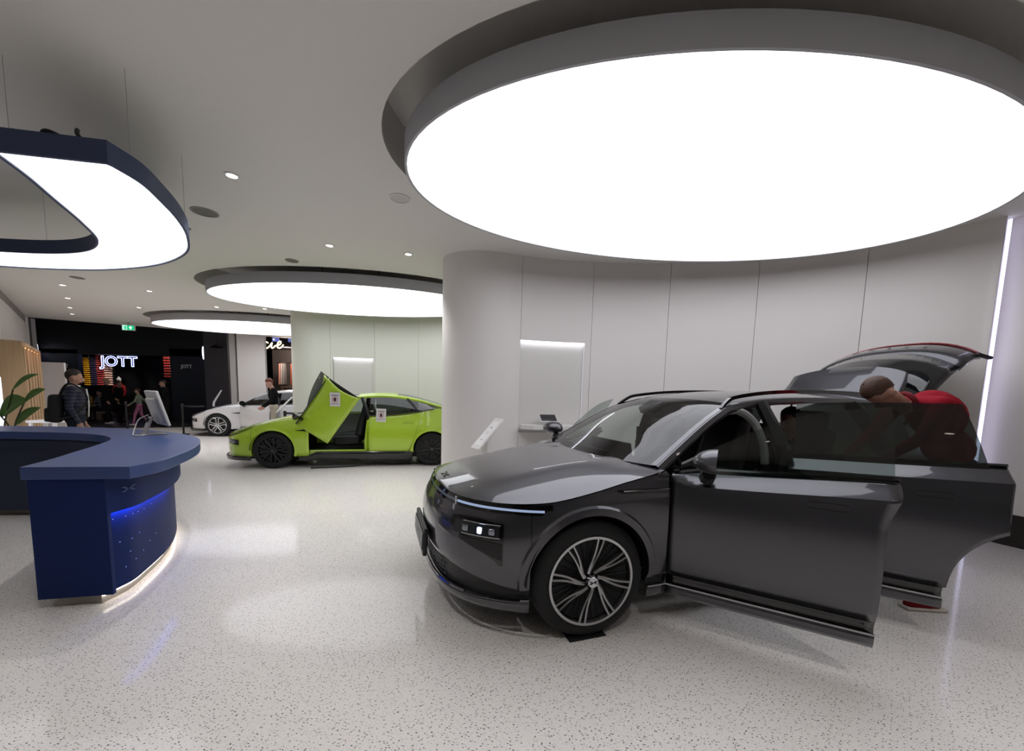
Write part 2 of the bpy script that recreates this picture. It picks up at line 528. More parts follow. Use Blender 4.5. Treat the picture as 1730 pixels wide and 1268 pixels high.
# left side wall, upper part plain
wlf = pyd('wall_left', [(-15.3, 12.45, 0), (-11.3, 8.75, 0), (-11.3, -6, 0), (-15.3, 12.45, CEIL), (-11.3, 8.75, CEIL), (-11.3, -6, CEIL)], [(0, 1, 4, 3), (1, 2, 5, 4)], M_WALL, smooth=False)
tag(wlf, kind='structure')
wbk = pyd('wall_back', [(-11.3, -5.9, 0), (6.2, -5.9, 0), (6.2, -5.9, CEIL), (-11.3, -5.9, CEIL)], [(0, 1, 2, 3)], mat('back_wall_grey', '#5d5b59', 0.7), smooth=False)
tag(wbk, kind='structure')
tr = prism('trim_1', [(-15.35, 12.5), (-15.2, 12.36), (-11.2, 8.66), (-11.3, 8.75)], CEIL - 0.2, CEIL - 0.002, mat('trim_grey', '#8f8c88', 0.6)); tag(tr, kind='structure')
def _uvx(u, Y):
    d_ = ray_at(u, 620)
    return d_.x / d_.y * Y
for k, (u0, u1, Y_, c) in enumerate(((42, 47, 12.5, '#c9c7c4'), (47, 51, 12.75, '#26262a'), (51, 59, 12.9, '#8d8d92'))):      # jamb posts where the left wall ends
    p_ = box('trim_%d' % (k + 2), _uvx(u0, Y_), _uvx(u1, Y_), Y_, Y_ + .12, 0, CEIL - .004, mat('jamb%d' % k, c, 0.5)); tag(p_, kind='structure')

# ---- downlights, speakers and detectors in the ceiling
M_LAMPW = emitter('downlight_glow', '#fff6ea', 5.0)
M_WHITE_P = mat('white_plastic', '#d9d8d5', 0.4)
def downlight(x, y, label):
    e = empty('downlight', (x, y, CEIL), 0, label, 'downlight', 'recessed downlights')
    lathe('ring', [(0.048, 0.0), (0.068, 0.0), (0.07, -0.006), (0.05, -0.01), (0.046, -0.002)], M_WHITE_P, e, 20)
    lathe('lens', [(0.0, -0.003), (0.047, -0.004)], M_LAMPW, e, 20)
    ld = bpy.data.lights.new('downlight_beam', 'SPOT')
    ld.energy = SPOT_W; ld.spot_size = math.radians(84); ld.spot_blend = 1.0; ld.shadow_soft_size = 0.05
    ld.color = (1, 0.985, 0.975)
    lo = bpy.data.objects.new('beam', ld); COL.objects.link(lo); lo.parent = e; lo.location = (0, 0, -0.03)
for x, y, lb in [(-2.81, 4.05, 'bright recessed downlight nearest the blue hanging canopy'), (-2.69, 5.84, 'small recessed downlight between the canopy and the middle oval lamp'),
                 (-1.63, 6.11, 'small recessed downlight just left of the white rounded wall end'), (-9.58, 8.5, 'largest downlight in the row under the canopy, nearest to the blue counter'),
                 (-10.9, 9.76, 'second downlight of the row running to the dark shopfront'), (-12.18, 10.94, 'third downlight of the row running to the dark shopfront'),
                 (-13.23, 11.93, 'last downlight of the row, closest to the dark shopfront'), (-8.05, 8.83, 'lone downlight left of the middle oval lamp'),
                 (-6.52, 10.42, 'tiny downlight right above the far oval lamp rim'), (-7.72, 10.35, 'tiny downlight left of centre above the far oval lamp'), (-10.05, 10.69, 'faint downlight between the row and the far oval lamp'),
                 (-1.6, 1.4, 'downlight above the open floor in front of the counter'), (0.6, 0.4, 'downlight above the open floor between counter and grey car'), (2.6, 0.6, 'downlight above the open floor before the grey car'),
                 (-2.8, -0.6, 'downlight over the near floor, towards the counter'), (-.2, -1.8, 'downlight over the near floor, in the middle of the room'), (2.4, -1.8, 'downlight over the near floor, in line with the grey car'), (4.6, .8, 'downlight near the right wall'), (4.6, -1.6, 'rear downlight near the right wall'), (-5.2, .4, 'downlight left of the counter'), (-5.2, -2.0, 'rear downlight left of the counter'), (-6.4, 2.4, 'downlight inside the counter ring')]:
    downlight(x, y, lb)
def flush_disc(name, x, y, r, lab, cat, c='#77746f'):
    e = empty(name, (x, y, CEIL), 0, lab, cat)
    lathe('grille', [(0.0, -0.004), (r * 0.85, -0.004), (r * 0.86, -0.006)], mat('grille_grey' + c, c, 0.8), e, 28)
    lathe('bezel', [(r * 0.85, -0.008), (r, -0.007), (r, 0.0)], M_WHITE_P if c != '#77746f' else mat('bezel_grey', '#8b8883', 0.6), e, 28)
flush_disc('ceiling_speaker', -3.72, 4.87, 0.14, 'round grey ceiling speaker beside the blue canopy', 'speaker')
flush_disc('ceiling_speaker', -1.27, 4.42, 0.11, 'round ceiling speaker near the rim of the huge oval lamp', 'speaker', '#cbc8c3')
flush_disc('ceiling_speaker', -3.63, 6.55, 0.10, 'small flush speaker in front of the middle oval lamp', 'speaker')
flush_disc('smoke_detector', -4.35, 5.35, 0.06, 'tiny round detector at the tip of the blue canopy', 'detector')
flush_disc('ceiling_speaker', -8.6, 7.9, 0.11, 'small grey ceiling speaker under the lower edge of the canopy', 'speaker')

# ================================================================== reception counter and canopy
M_BLUE = mat('counter_blue', '#1a2b5c', 0.5, noise=0.04, nscale=60, spec=.12)
M_BLUETOP = mat('counter_top_blue', '#384c80', 0.36, noise=0.03, nscale=60)
M_BLUE_D = mat('counter_inner_blue', '#17233f', 0.5)
OUT = [Vector((p[0], p[1])) for p in spline([(-2.59, 2.61), (-2.60, 2.85), (-2.69, 3.1), (-2.85, 3.45), (-3.08, 3.82), (-3.45, 4.25), (-4.0, 4.62), (-4.6, 4.85), (-5.3, 4.97), (-6.2, 4.92), (-7.2, 4.62), (-8.0, 4.2)], 6)]
INN = [Vector((p[0], p[1])) for p in spline([(-3.2, 2.5), (-3.35, 2.8), (-3.53, 3.1), (-3.8, 3.55), (-4.1, 3.96), (-4.5, 4.24), (-5.0, 4.36), (-5.65, 4.33), (-6.4, 4.18), (-7.2, 3.9), (-7.7, 3.7)], 6)]
CT = 0.98
ctr = empty('reception_counter', (-4.2, 4.3, 0), 0, 'curved dark blue reception counter with a glowing blue front', 'counter')
def wp(o, e):
    o.location = (-e.location.x, -e.location.y, -e.location.z)
    return o
wp(prism('countertop', [tuple(p) for p in OUT] + [tuple(p) for p in reversed(INN)], CT - 0.085, CT, M_BLUETOP, ctr, bevel=0.004), ctr)
BOUT = offset_curve(OUT, 0.17)
BIN = offset_curve(INN, -0.03)
# base panels on the visitor side: upper band stands proud, lower part lies back and is washed by a blue strip
nb = len(BOUT)
def ribbon(name, c0, c1, z0, z1, m, parent):
    return wp(prism(name, [tuple(p) for p in c0] + [tuple(p) for p in reversed(c1)], z0, z1, m, parent), ctr)
ribbon('front_band', BOUT, offset_curve(BOUT, 0.12), 0.69, CT - 0.085, M_BLUE, ctr)
ribbon('light_skirt', BOUT, offset_curve(BOUT, 0.012), 0.645, 0.69, M_BLUE, ctr)
BLOW = offset_curve(BOUT, 0.055)
seam = [0, 13, 26, 40, nb - 1]
for a_, b_ in zip(seam[:-1], seam[1:]):
    ribbon('front_panel', BLOW[a_:b_ + 1], offset_curve(BLOW, 0.1)[a_:b_ + 1], 0.07, 0.69, M_BLUE, ctr)
ribbon('blue_light_strip', offset_curve(BOUT, 0.0125)[:22], offset_curve(BOUT, 0.0155)[:22], 0.652, 0.688, emitter('led_blue', '#4a76ff', 48.0), ctr)
ribbon('inner_panel', BIN, offset_curve(BIN, -0.05), 0.07, CT - 0.085, M_BLUE_D, ctr)
ib = offset_curve(INN, -0.015)
ribbon('inner_rail', ib, offset_curve(ib, -0.04), CT - 0.2, CT - 0.1, M_BLUE_D, ctr)
e0, e1 = BOUT[0], BIN[0]
d = (e1 - e0).normalized(); nrm = Vector((d.y, -d.x)) * -1
if nrm.y > 0: nrm = -nrm
epoly = [e0, e1, e1 - nrm * 0.03, e0 - nrm * 0.03]
wp(prism('end_panel', [tuple(p + nrm * 0.004) for p in epoly], 0.07, CT - 0.085, M_BLUE, ctr), ctr)
PL = offset_curve(BOUT, 0.085)
ribbon('plinth', PL, offset_curve(PL, 0.1), 0.0, 0.07, mat('plinth_stone', '#a39d96', 0.6), ctr)
ribbon('plinth_inner', offset_curve(INN, -0.12), offset_curve(INN, -0.2), 0.0, 0.07, mat('plinth_stone', '#a39d96', 0.6), ctr)
eb = [PL[0], e1 + d * -0.14]
wp(prism('plinth_end', [tuple(eb[0] - nrm * 0.03), tuple(eb[1] - nrm * 0.03), tuple(eb[1] - nrm * 0.06), tuple(eb[0] - nrm * 0.06)], 0.0, 0.07, mat('plinth_stone', '#a39d96', 0.6), ctr), ctr)
ribbon('plinth_light', offset_curve(BOUT, 0.066)[:40], offset_curve(BOUT, 0.082)[:40], 0.056, 0.068, emitter('led_warm', '#fff0dc', 4.0), ctr)
# star points and emblem on the front
star = bpy.data.meshes.new('star_point'); sv, sf = ellipsoid_vf((0, 0, 0), (0.004, 0.004, 0.004), 6, 4); star.from_pydata(sv, [], sf)
for k, z in ((2, .58), (5, .575), (8, .57), (10, .565), (12, .56), (14, .57), (3, .4), (7, .39), (10, .4), (4, .2), (8, .22), (11, .24), (13, .28), (15, .3), (6, .3)):
    so = link('star_point', star, emitter('star_glow', '#8ea6ff', .55), ctr); so.location = Vector((BLOW[k].x, BLOW[k].y, z)) - ctr.location
def x_mark(name, s, m, parent):
    """four-winged X emblem lying in the local xy plane"""
    parts = []
    for sx, sy in ((1, 1), (-1, 1), (-1, -1), (1, -1)):
        poly = [(sx * s * .06, sy * s * .02), (sx * s * .62, sy * s * .34), (sx * s * 1.0, sy * s * .30), (sx * s * .28, sy * s * .0 + sy * s * .005)]
        if sx * sy < 0: poly.reverse()
        parts.append(prism_vf(poly, 0, 0.004))
    return multi(name, parts, m, parent, smooth=False, fix=True)
xm = x_mark('emblem', 0.055, mat('emblem_blue', '#4f6189', 0.4), ctr)
t_ = (BOUT[5] - BOUT[3]).normalized(); n_ = Vector((t_.y, -t_.x))
xm.matrix_local = Matrix.Translation(Vector((BOUT[4].x + n_.x * .002, BOUT[4].y + n_.y * .002, 0.79)) - ctr.location) @ frame((t_.x, t_.y, 0), (0, 0, 1), (n_.x, n_.y, 0))
# hanging canopy of the same plan
cp = empty('light_canopy', (-4.2, 4.3, 2.92), 0, 'dark blue horseshoe light canopy hanging over the blue counter', 'ceiling lamp')
M_CBLUE = mat('canopy_blue', '#2f3c5c', 0.55)
cw = lambda o: wp(o, cp)
nO, nI = len(OUT), len(INN)
rim = [tuple(p) for p in OUT] + [tuple(p) for p in reversed(INN)]
cu_o = offset_curve(OUT, 0.018); cu_i = offset_curve(INN, -0.018)
ri = [tuple(p) for p in cu_o] + [tuple(p) for p in reversed(cu_i)]
dv = (INN[0] - OUT[0]).normalized(); up2 = Vector((-dv.y, dv.x)); up2 = up2 if up2.y > 0 else -up2
ri[0] = tuple(Vector(ri[0]) + up2 * 0.02 + dv * 0.006); ri[-1] = tuple(Vector(ri[-1]) + up2 * 0.02 - dv * 0.006)
n = len(rim)
V = [(x, y, 2.93) for x, y in ri] + [(x, y, 2.918) for x, y in ri] + [(x, y, 2.918) for x, y in rim] + [(x, y, 3.055) for x, y in rim]
F = []
for r in range(3):
    F += [(r * n + k, r * n + (k + 1) % n, (r + 1) * n + (k + 1) % n, (r + 1) * n + k) for k in range(n)]
F.append(tuple(range(3 * n, 4 * n)))
cw(pyd('canopy_frame', V, F, M_CBLUE, cp, smooth=30))
m_ = min(len(cu_o), len(cu_i))
def samp(c, k, n_):
    return at_param(c, k * (len(c) - 1) / (n_ - 1))
NN = 60
co = [Vector(ri[0])] + [samp(cu_o, k, NN) for k in range(1, NN)]; ci = [Vector(ri[-1])] + [samp(cu_i, k, NN) for k in range(1, NN)]
cw(grid('glowing_face', [[(p.x, p.y, 2.929) for p in co], [(p.x, p.y, 2.929) for p in ci]], lamp_face('canopy_face', CANOPY_L, (1.4, 1.4, 1)), cp, smooth=False))
for k in (4, 20, 36, 52):
    for c in (OUT, INN):
        q = samp(c, k, 60)
        cw(tube('hanger', [(q.x * .985 - .06, q.y, 3.05), (q.x * .985 - .06, q.y, CEIL)], 0.0015, mat('wire', '#8a8a8c', .4), cp, seg=4))
for k, (u0, pts) in enumerate((((0), [(-3.35, 2.66, 3.055), (-3.2, 2.62, 3.10), (-3.08, 2.63, 3.075), (-2.98, 2.66, 3.055)]), (0, [(-3.05, 2.66, 3.055), (-3.0, 2.63, 3.11), (-2.93, 2.65, 3.095), (-2.88, 2.67, 3.055)]), (0, [(-2.82, 2.66, 3.14), (-2.80, 2.64, 3.1), (-2.77, 2.66, 3.055)]))):
    cw(tube('cable', spline(pts, 6), [0.012, ] * (len(pts) * 6 - 5), M_BLACK, cp, seg=6))
# ================================================================== cars
M_TYRE = mat('tyre_rubber', '#121213', 0.75)
M_GLOSSBLK = mat('gloss_black', '#08080a', 0.12, coat=0.6)
M_PLBLK = mat('plastic_black', '#0e0e10', 0.45)
M_CHROME = mat('chrome', '#c9cacd', 0.16, metal=1.0)
M_CABIN = mat('cabin_dark', '#101012', 0.6)
M_SEAT = mat('seat_leather', '#141416', 0.5)
M_PLASTIC_G = mat('cabin_grey', '#5d5e60', 0.55)
def paint(name, col, metal=0.0, rough=0.32):
    return mat(name, col, rough, metal=metal, coat=1.0)
def S(v): return 1.0 if v >= 0 else -1.0
class Shape:
    """car body: plan outline + heights; x runs rearward from the front axle, +y to the far side"""
    def __init__(s, plan, zt, ins_side, ins_front, ins_rear, rail, cen, arch_r, axles=(0.0, 2.998), wz=0.38, shoulder=None):
        s.shoulder = shoulder
        P = spline([(p[0], p[1], 0) for p in plan], 14)
        s.P = [(p.x, max(p.y, 0.0)) for p in P]
        s.zt_t, s.i_s, s.i_f, s.i_r = zt, ins_side, ins_front, ins_rear
        s.rail = spline(rail, 10); s.cen = spline([(c[0], 0, c[1]) for c in cen], 10)
        s.ra, s.ax, s.wz = arch_r, axles, wz
        s.N = len(s.P) - 1
        ym = max(p[1] for p in s.P)
        s.imax = max(i for i, p in enumerate(s.P) if p[1] >= ym - 1e-6)
    def pt(s, t):
        t = min(max(t, 0), s.N - 1e-6); i = int(t); f = t - i
        a, b = s.P[i], s.P[i + 1]
        return a[0] + (b[0] - a[0]) * f, a[1] + (b[1] - a[1]) * f
    def nrm(s, t):
        a = s.pt(max(t - 0.6, 0)); b = s.pt(min(t + 0.6, s.N))
        if t < 0.6: a = (b[0], -b[1]) if False else (s.pt(0.6)[0], -s.pt(0.6)[1])
        if t > s.N - 0.6: q = s.pt(s.N - 0.6); b = (q[0], -q[1])
        d = Vector((b[0] - a[0], b[1] - a[1])).normalized()
        return -d.y, d.x
    def tx(s, x):
        """parameter on the side at a given x"""
        for i in range(s.N):
            a, b = s.P[i], s.P[i + 1]
            if a[0] <= x <= b[0] and b[0] > a[0]:
                return i + (x - a[0]) / (b[0] - a[0])
        return 0 if x < s.P[0][0] else s.N
    def ty(s, y):
        """parameter on the front at a given |y|"""
        for i in range(s.N):
            a, b = s.P[i], s.P[i + 1]
            if a[1] <= y <= b[1] and b[1] > a[1]:
                return i + (y - a[1]) / (b[1] - a[1])
        return 0
    def zt(s, t): return interp(s.zt_t, s.pt(abs(t))[0])
    def side(s, t, z, out=0.0):
        """t < 0 is the near side (y < 0), t > 0 the far side"""
        a = abs(t)
        x, y = s.pt(a); nx, ny = s.nrm(a)
        w = max(0.0, -nx) ** 0.7; wr = max(0.0, nx) ** 0.7
        ins = interp(s.i_s, z) * (1 - w - wr if w + wr < 1 else 0) + interp(s.i_f, z) * w + interp(s.i_r, z) * wr
        if s.shoulder:
            dep = s.shoulder[0] * min(1, max(.04, (x - .5) / .2))
            dz = z - (interp(s.zt_t, x) - dep)
            if dz > 0: ins += s.shoulder[1] * dz * min(1, dz / .02) * max(0, 1 - w * 1.4 - wr)
        k = out - ins
        yy = max(y + ny * k, 0.0)
        return Vector((x + nx * k, yy * (1 if t >= 0 else -1), z))
    def arch(s, x, lo):
        for ax in s.ax:
            d = x - ax
            if abs(d) < s.ra: return max(lo, s.wz + math.sqrt(s.ra ** 2 - d * d))
        return lo
    def xs(s, x0, x1, n):
        """sample places between x0 and x1, denser at the arch feet"""
        L = [x0 + (x1 - x0) * i / n for i in range(n + 1)]
        for ax in s.ax:
            for k in range(0, 25):
                v = ax - s.ra * math.cos(math.pi * k / 24)
                if min(x0, x1) < v < max(x0, x1): L.append(v)
            for v in (ax - s.ra - 0.002, ax + s.ra + 0.002):
                if min(x0, x1) < v < max(x0, x1): L.append(v)
        return sorted(set(round(v, 5) for v in L))
    def patch(s, ts, zb, zt, rows=8, out=0.0):
        g = []
        for i in range(rows + 1):
            f = i / rows
            row = []
            for t in ts:
                lo_ = zb(t) if callable(zb) else zb; hi_ = zt(t) if callable(zt) else zt
                if rows >= 16:          # keep the shoulder crease on the same rows all along the panel
                    mid = max(lo_ + .03, hi_ - .14); k = i / (rows - 8)
                    z = lo_ + (mid - lo_) * k if k <= 1 else mid + (hi_ - mid) * (i - (rows - 8)) / 8
                else:
                    z = lo_ * (1 - f) + hi_ * f
                row.append(s.side(t, z, out))
            g.append(row)
        return g
    def top(s, p, q):
        i = min(int(p), len(s.rail) - 2); f = p - i
        r = s.rail[i].lerp(s.rail[i + 1], f); c = s.cen[i].lerp(s.cen[i + 1], f)
        a = abs(q)
        return Vector((c.x + (r.x - c.x) * a ** 2.0, r.y * q, c.z + (r.z - c.z) * a ** 2.6))
def rel(o, org):
    """move mesh data so that the object origin sits at org (parent space)"""
    o.data.transform(Matrix.Translation(-Vector(org)))
    o.location = org
    return o
def arch_strip(sh, ax, sgn, m, parent, w=0.055, out=0.014, lo=0.3, half=None):
    rows = []
    n = 30
    a0 = math.asin(min(1, max(-1, (lo - sh.wz) / sh.ra)))
    for r, o_ in ((sh.ra - 0.004, -0.05), (sh.ra - 0.004, out), (sh.ra + w * 0.75, out), (sh.ra + w, 0.0)):
        row = []
        for k in range(n + 1):
            a = math.pi - a0 - (math.pi - 2 * a0) * k / n
            x = ax + r * math.cos(a); z = sh.wz + r * math.sin(a)
            row.append(sh.side(sgn * sh.tx(x), z, o_))
        rows.append(row)
    return grid('wheel_arch_lip', rows, m, parent, flip=sgn > 0)
def wheel(name, parent, x, y, r, rr, width, sgn, spoke_builder, steer=0.0):
    """sgn -1: outer face looks to -y"""
    e = lathe(name, [(rr, -width * .5), (rr + .02, -width * .54), (r - .05, -width * .53), (r - .015, -width * .45), (r, -width * .32), (r, width * .32), (r - .015, width * .45), (r - .05, width * .53), (rr + .02, width * .54), (rr, width * .5), (rr, -width * .5)], M_TYRE, parent, 56, 'y')
    e.location = (x, y, r)
    e.rotation_euler = (0, 0, steer + (math.pi if sgn > 0 else 0))
    spoke_builder(e, rr, width)
    return e
def ring_vf(r0, r1, y0, y1, seg=56):
    return lathe_vf([(r0, y1), (r0, y0), (r1, y0), (r1, y1), (r0, y1)], seg, 'y')
def spokes_swirl(e, rr, w):
    y = -w * .5
    lathe('rim_dish', [(0.0, y + .05), (rr * .3, y + .045), (rr * .92, y + .02), (rr, y + .06)], mat('rim_matt', '#060607', 0.7), e, 48, 'y')
    multi('rim_ring', [ring_vf(rr - .012, rr + .004, y - .012, y + .03)], mat('rim_silver', '#b9b9bb', 0.25, metal=0.9), e)
    me = None
    for k in range(8):
        if me is None:
            parts = []
            for off in (-1, 1):
                pts = []
                for i in range(9):
                    f = i / 8
                    rad = rr * (.17 + .80 * f)
                    ang = 0.55 * (1 - f) ** 4 + off * (.015 + .058 * min(1, max(0, (f - .12) / .25)))
                    pts.append((rad * math.cos(ang), y - .006 + .016 * (1 - f), rad * math.sin(ang)))
                parts.append(tube_vf(pts, [.012] * 3 + [.0075] * 6, 6))
            o = multi('spoke', parts, mat('rim_silver', '#b9b9bb', 0.25, metal=0.9), e); me = o.data
        else:
            o = link('spoke', me, None, e, smooth=False)
        o.rotation_euler = (0, 2 * math.pi * k / 8 + .2, 0)
    me2 = None
    for k in range(32):                      # thin dark vanes between the spokes
        if me2 is None:
            o = multi('vane', [tube_vf([(rr * .3, y + .034, 0), (rr * .93, y + .014, 0)], .004, 4)], mat('vane_dark', '#0c0c0e', 0.6), e); me2 = o.data
        else:
            o = link('vane', me2, None, e, smooth=False)
        o.rotation_euler = (0, 2 * math.pi * k / 32 + .1, 0)
    lathe('hub_cap', [(0.0, y - .03), (.032, y - .03), (.038, y - .022), (.04, y + .04)], M_CHROME, e, 24, 'y')
    hx = x_mark('hub_emblem', .026, M_BLACK, e); hx.matrix_local = Matrix.Translation((0, y - .031, 0)) @ frame((1, 0, 0), (0, 0, 1), (0, -1, 0))
def spokes_dark(e, rr, w):
    y = -w * .5
    lathe('rim_dish', [(0.0, y + .05), (rr * .3, y + .05), (rr * .9, y + .03), (rr, y + .05)], mat('rim_black', '#0a0a0b', 0.3), e, 40, 'y')
    multi('rim_ring', [ring_vf(rr - .012, rr + .002, y - .008, y + .03, 40)], mat('rim_dark', '#1b1b1d', 0.3), e)
    me = None
    for k in range(10):
        if me is None:
            o = multi('spoke', [tube_vf([(rr * .12, y + .01, 0), (rr * .55, y - .002, .012), (rr * .97, y, .05)], [.02, .014, .012], 6), tube_vf([(rr * .55, y - .002, .012), (rr * .97, y, -.04)], [.012, .01], 6)], mat('rim_gloss', '#0d0d0e', 0.4), e); me = o.data
        else: o = link('spoke', me, None, e, smooth=False)
        o.rotation_euler = (0, 2 * math.pi * k / 10, 0)
    lathe('hub_cap', [(0.0, y - .012), (.03, y - .012), (.034, y), (.034, y + .04)], mat('hub_grey', '#55565a', 0.25, metal=.8), e, 20, 'y')
def spokes_five(e, rr, w):
    y = -w * .5
    lathe('rim_dish', [(0.0, y + .06), (rr * .3, y + .06), (rr * .9, y + .045), (rr, y + .05)], mat('rim_black', '#0a0a0b', 0.3), e, 40, 'y')
    sil = mat('rim_bright', '#c6c7ca', 0.25, metal=0.7)
    multi('rim_ring', [ring_vf(rr - .016, rr + .002, y - .008, y + .03, 40)], sil, e)
    me = None
    for k in range(5):
        if me is None:
            P = []
            for sg in (-1, 1):
                P.append(tube_vf([(rr * .1, y + .005, 0), (rr * .38, y, sg * .03), (rr * .72, y - .004, sg * .095), (rr * .96, y, sg * .05)], [.02, .017, .015, .013], 6))
            o = multi('spoke', P, sil, e); me = o.data
        else: o = link('spoke', me, None, e, smooth=False)
        o.rotation_euler = (0, 2 * math.pi * k / 5 + .3, 0)
    lathe('hub_cap', [(0.0, y - .012), (.03, y - .012), (.034, y), (.034, y + .04)], sil, e, 20, 'y')
def rbox(name, c, size, m, parent, rot=(0, 0, 0), bev=0.04, taper=1.0):
    hx, hy, hz = size[0] / 2, size[1] / 2, size[2] / 2
    v, f = box_vf(-hx, hx, -hy, hy, -hz, hz)
    if taper != 1.0:
        v = [(a * (taper if c_ > 0 else 1), b * (taper if c_ > 0 else 1), c_) for a, b, c_ in v]
    me = bpy.data.meshes.new(name); me.from_pydata(v, [], f)
    bm = bmesh.new(); bm.from_mesh(me)
    bmesh.ops.bevel(bm, geom=list(bm.edges), offset=min(bev, hx * .9, hy * .9, hz * .9), segments=3, profile=.6, affect='EDGES')
    bm.to_mesh(me); bm.free()
    o = link(name, me, m, parent)
    o.location = c; o.rotation_euler = rot
    return o
def seat(parent, x, y, m, zb=0.36, name='car_seat'):
    b = rbox(name, (x, y, zb), (.52, .5, .2), m, parent, (0, -.08, 0), .06)
    k = rbox('seat_back', (.34, 0, .40), (.16, .48, .68), m, b, (0, .32, 0), .06, .8)
    rbox('head_rest', (.50, 0, .80), (.11, .26, .19), m, b, (0, .18, 0), .04)
    return b
def cabin(parent, sh, zf=.32, w=.72, x0=.45, x1=3.3, seats=True, seatm=None, wheelx=1.02, dashz=.93):
    seatm = seatm or M_SEAT
    box('floor_pan', x0, x1, -w, w, zf - .06, zf, M_CABIN, parent)
    rows = []
    for x, z in ((.55, dashz - .35), (.78, dashz - .3), (.86, dashz - .04), (.78, dashz + .03), (.6, dashz + .06), (.42, dashz + .04)):
        rows.append([(x - .07 * (1 - (q / .74) ** 2), q, z + .02 * (1 - (q / .74) ** 2)) for q in [w * (i / 8 - 1) if False else -w + 2 * w * i / 12 for i in range(13)]])
    grid('dashboard', rows, M_CABIN, parent, flip=True)
    box('fire_wall', .40, .44, -w, w, .25, dashz + .02, M_CABIN, parent)
    rbox('screen', (.74, .05, dashz + .08), (.02, .62, .15), mat('screen_black', '#060607', .15), parent, (0, -.2, 0), .008)
    v, f = [], []
    R_, r_ = .175, .016
    rows = []
    for i in range(29):
        a = 2 * math.pi * i / 28
        rows.append([(0 + r_ * math.sin(b) * 0 + (r_ * math.sin(b)), (R_ + r_ * math.cos(b)) * math.cos(a), (R_ + r_ * math.cos(b)) * math.sin(a)) for b in [2 * math.pi * k / 8 for k in range(8)]])
    sw = grid('steering_wheel', rows, M_CABIN, parent, closed=True)
    sw.location = (wheelx, -.37, dashz - .02); sw.rotation_euler = (0, -.42, 0)
    rbox('wheel_boss', (0, 0, -.01), (.03, .17, .11), M_CABIN, sw, (0, 0, 0), .012)
    for a in (0, math.pi):
        pyd('wheel_spoke', *tube_vf([(0, .07 * math.cos(a), 0), (0, .172 * math.cos(a), 0)], .012, 6), M_CABIN, sw)
    if seats:
        for sx, sy in ((1.28, -.37), (1.28, .37)):
            seat(parent, sx, sy, seatm, zf + .2)
        b = rbox('rear_bench', (2.3, 0, zf + .2), (.5, 1.25, .2), seatm, parent, (0, -.08, 0), .06)
        rbox('bench_back', (.3, 0, .36), (.16, 1.22, .6), seatm, b, (0, .36, 0), .05)
        for yy in (-.4, .4): rbox('head_rest', (.44, yy, .72), (.1, .24, .16), seatm, b, (0, .2, 0), .03)
def wheel_wells(sh, parent, w, lo=.16):
    for ax in sh.ax:
        for sg in (-1, 1):
            rows = []
            for y in (w * sg, (w - .34) * sg):
                rows.append([(ax + (sh.ra + .012) * math.cos(math.pi * k / 20), y, max(lo, sh.wz + (sh.ra + .012) * math.sin(math.pi * k / 20))) for k in range(21)] )
            grid('wheel_well', rows, M_BLACK, parent)
            v = [(ax, (w - .34) * sg, sh.wz)] + [(ax + (sh.ra + .012) * math.cos(2 * math.pi * k / 24), (w - .34) * sg, max(lo, sh.wz + (sh.ra + .012) * math.sin(2 * math.pi * k / 24))) for k in range(24)]
            pyd('well_back', v, [(0, 1 + k, 1 + (k + 1) % 24) for k in range(24)], M_BLACK, parent)
def side_glass(sh, xa, xb, m, sgn, zlo=0.0, ztop=.03, n=14, rows=5, shear=0.0, dy=0.0):
    """glass sheet between the belt line and the roof rail"""
    g = []
    rl = sh.rail
    def rail_at(x):
        for i in range(len(rl) - 1):
            if rl[i].x <= x <= rl[i + 1].x:
                f = (x - rl[i].x) / (rl[i + 1].x - rl[i].x + 1e-9); return rl[i].lerp(rl[i + 1], f)
        return rl[0] if x < rl[0].x else rl[-1]
    for i in range(rows + 1):
        f = i / rows
        row = []
        for k in range(n + 1):
            x = xa + (xb - xa) * k / n
            b = sh.side(sgn * sh.tx(x), sh.zt(sh.tx(x)) - .03 + zlo)
            xt = x + shear * (k / n)
            t = rail_at(xt); t = Vector((xt, (t.y + .012) * sgn, t.z - ztop))
            if t.z < b.z: t.z = b.z
            p = b.lerp(t, f); p.y += sgn * (.025 * math.sin(math.pi * f) + dy)
            row.append(p)
        g.append(row)
    return g
def decal(sh, t0, t1, zb, zt, m, parent, name, out=.004, n=14, rows=4, **k):
    ts = [t0 + (t1 - t0) * i / n for i in range(n + 1)]
    def fz(fn): return (lambda t: fn((t - t0) / (t1 - t0))) if callable(fn) else fn
    return grid(name, sh.patch(ts, fz(zb), fz(zt), rows, out), m, parent, flip=(t0 > 0), **k)
def polyline_tube(sh, t0, t1, z, r, m, parent, name, out=.006, n=24):
    pts = [sh.side(t0 + (t1 - t0) * i / n, z(i / n) if callable(z) else z, out) for i in range(n + 1)]
    return tube(name, pts, r, m, parent, seg=6)

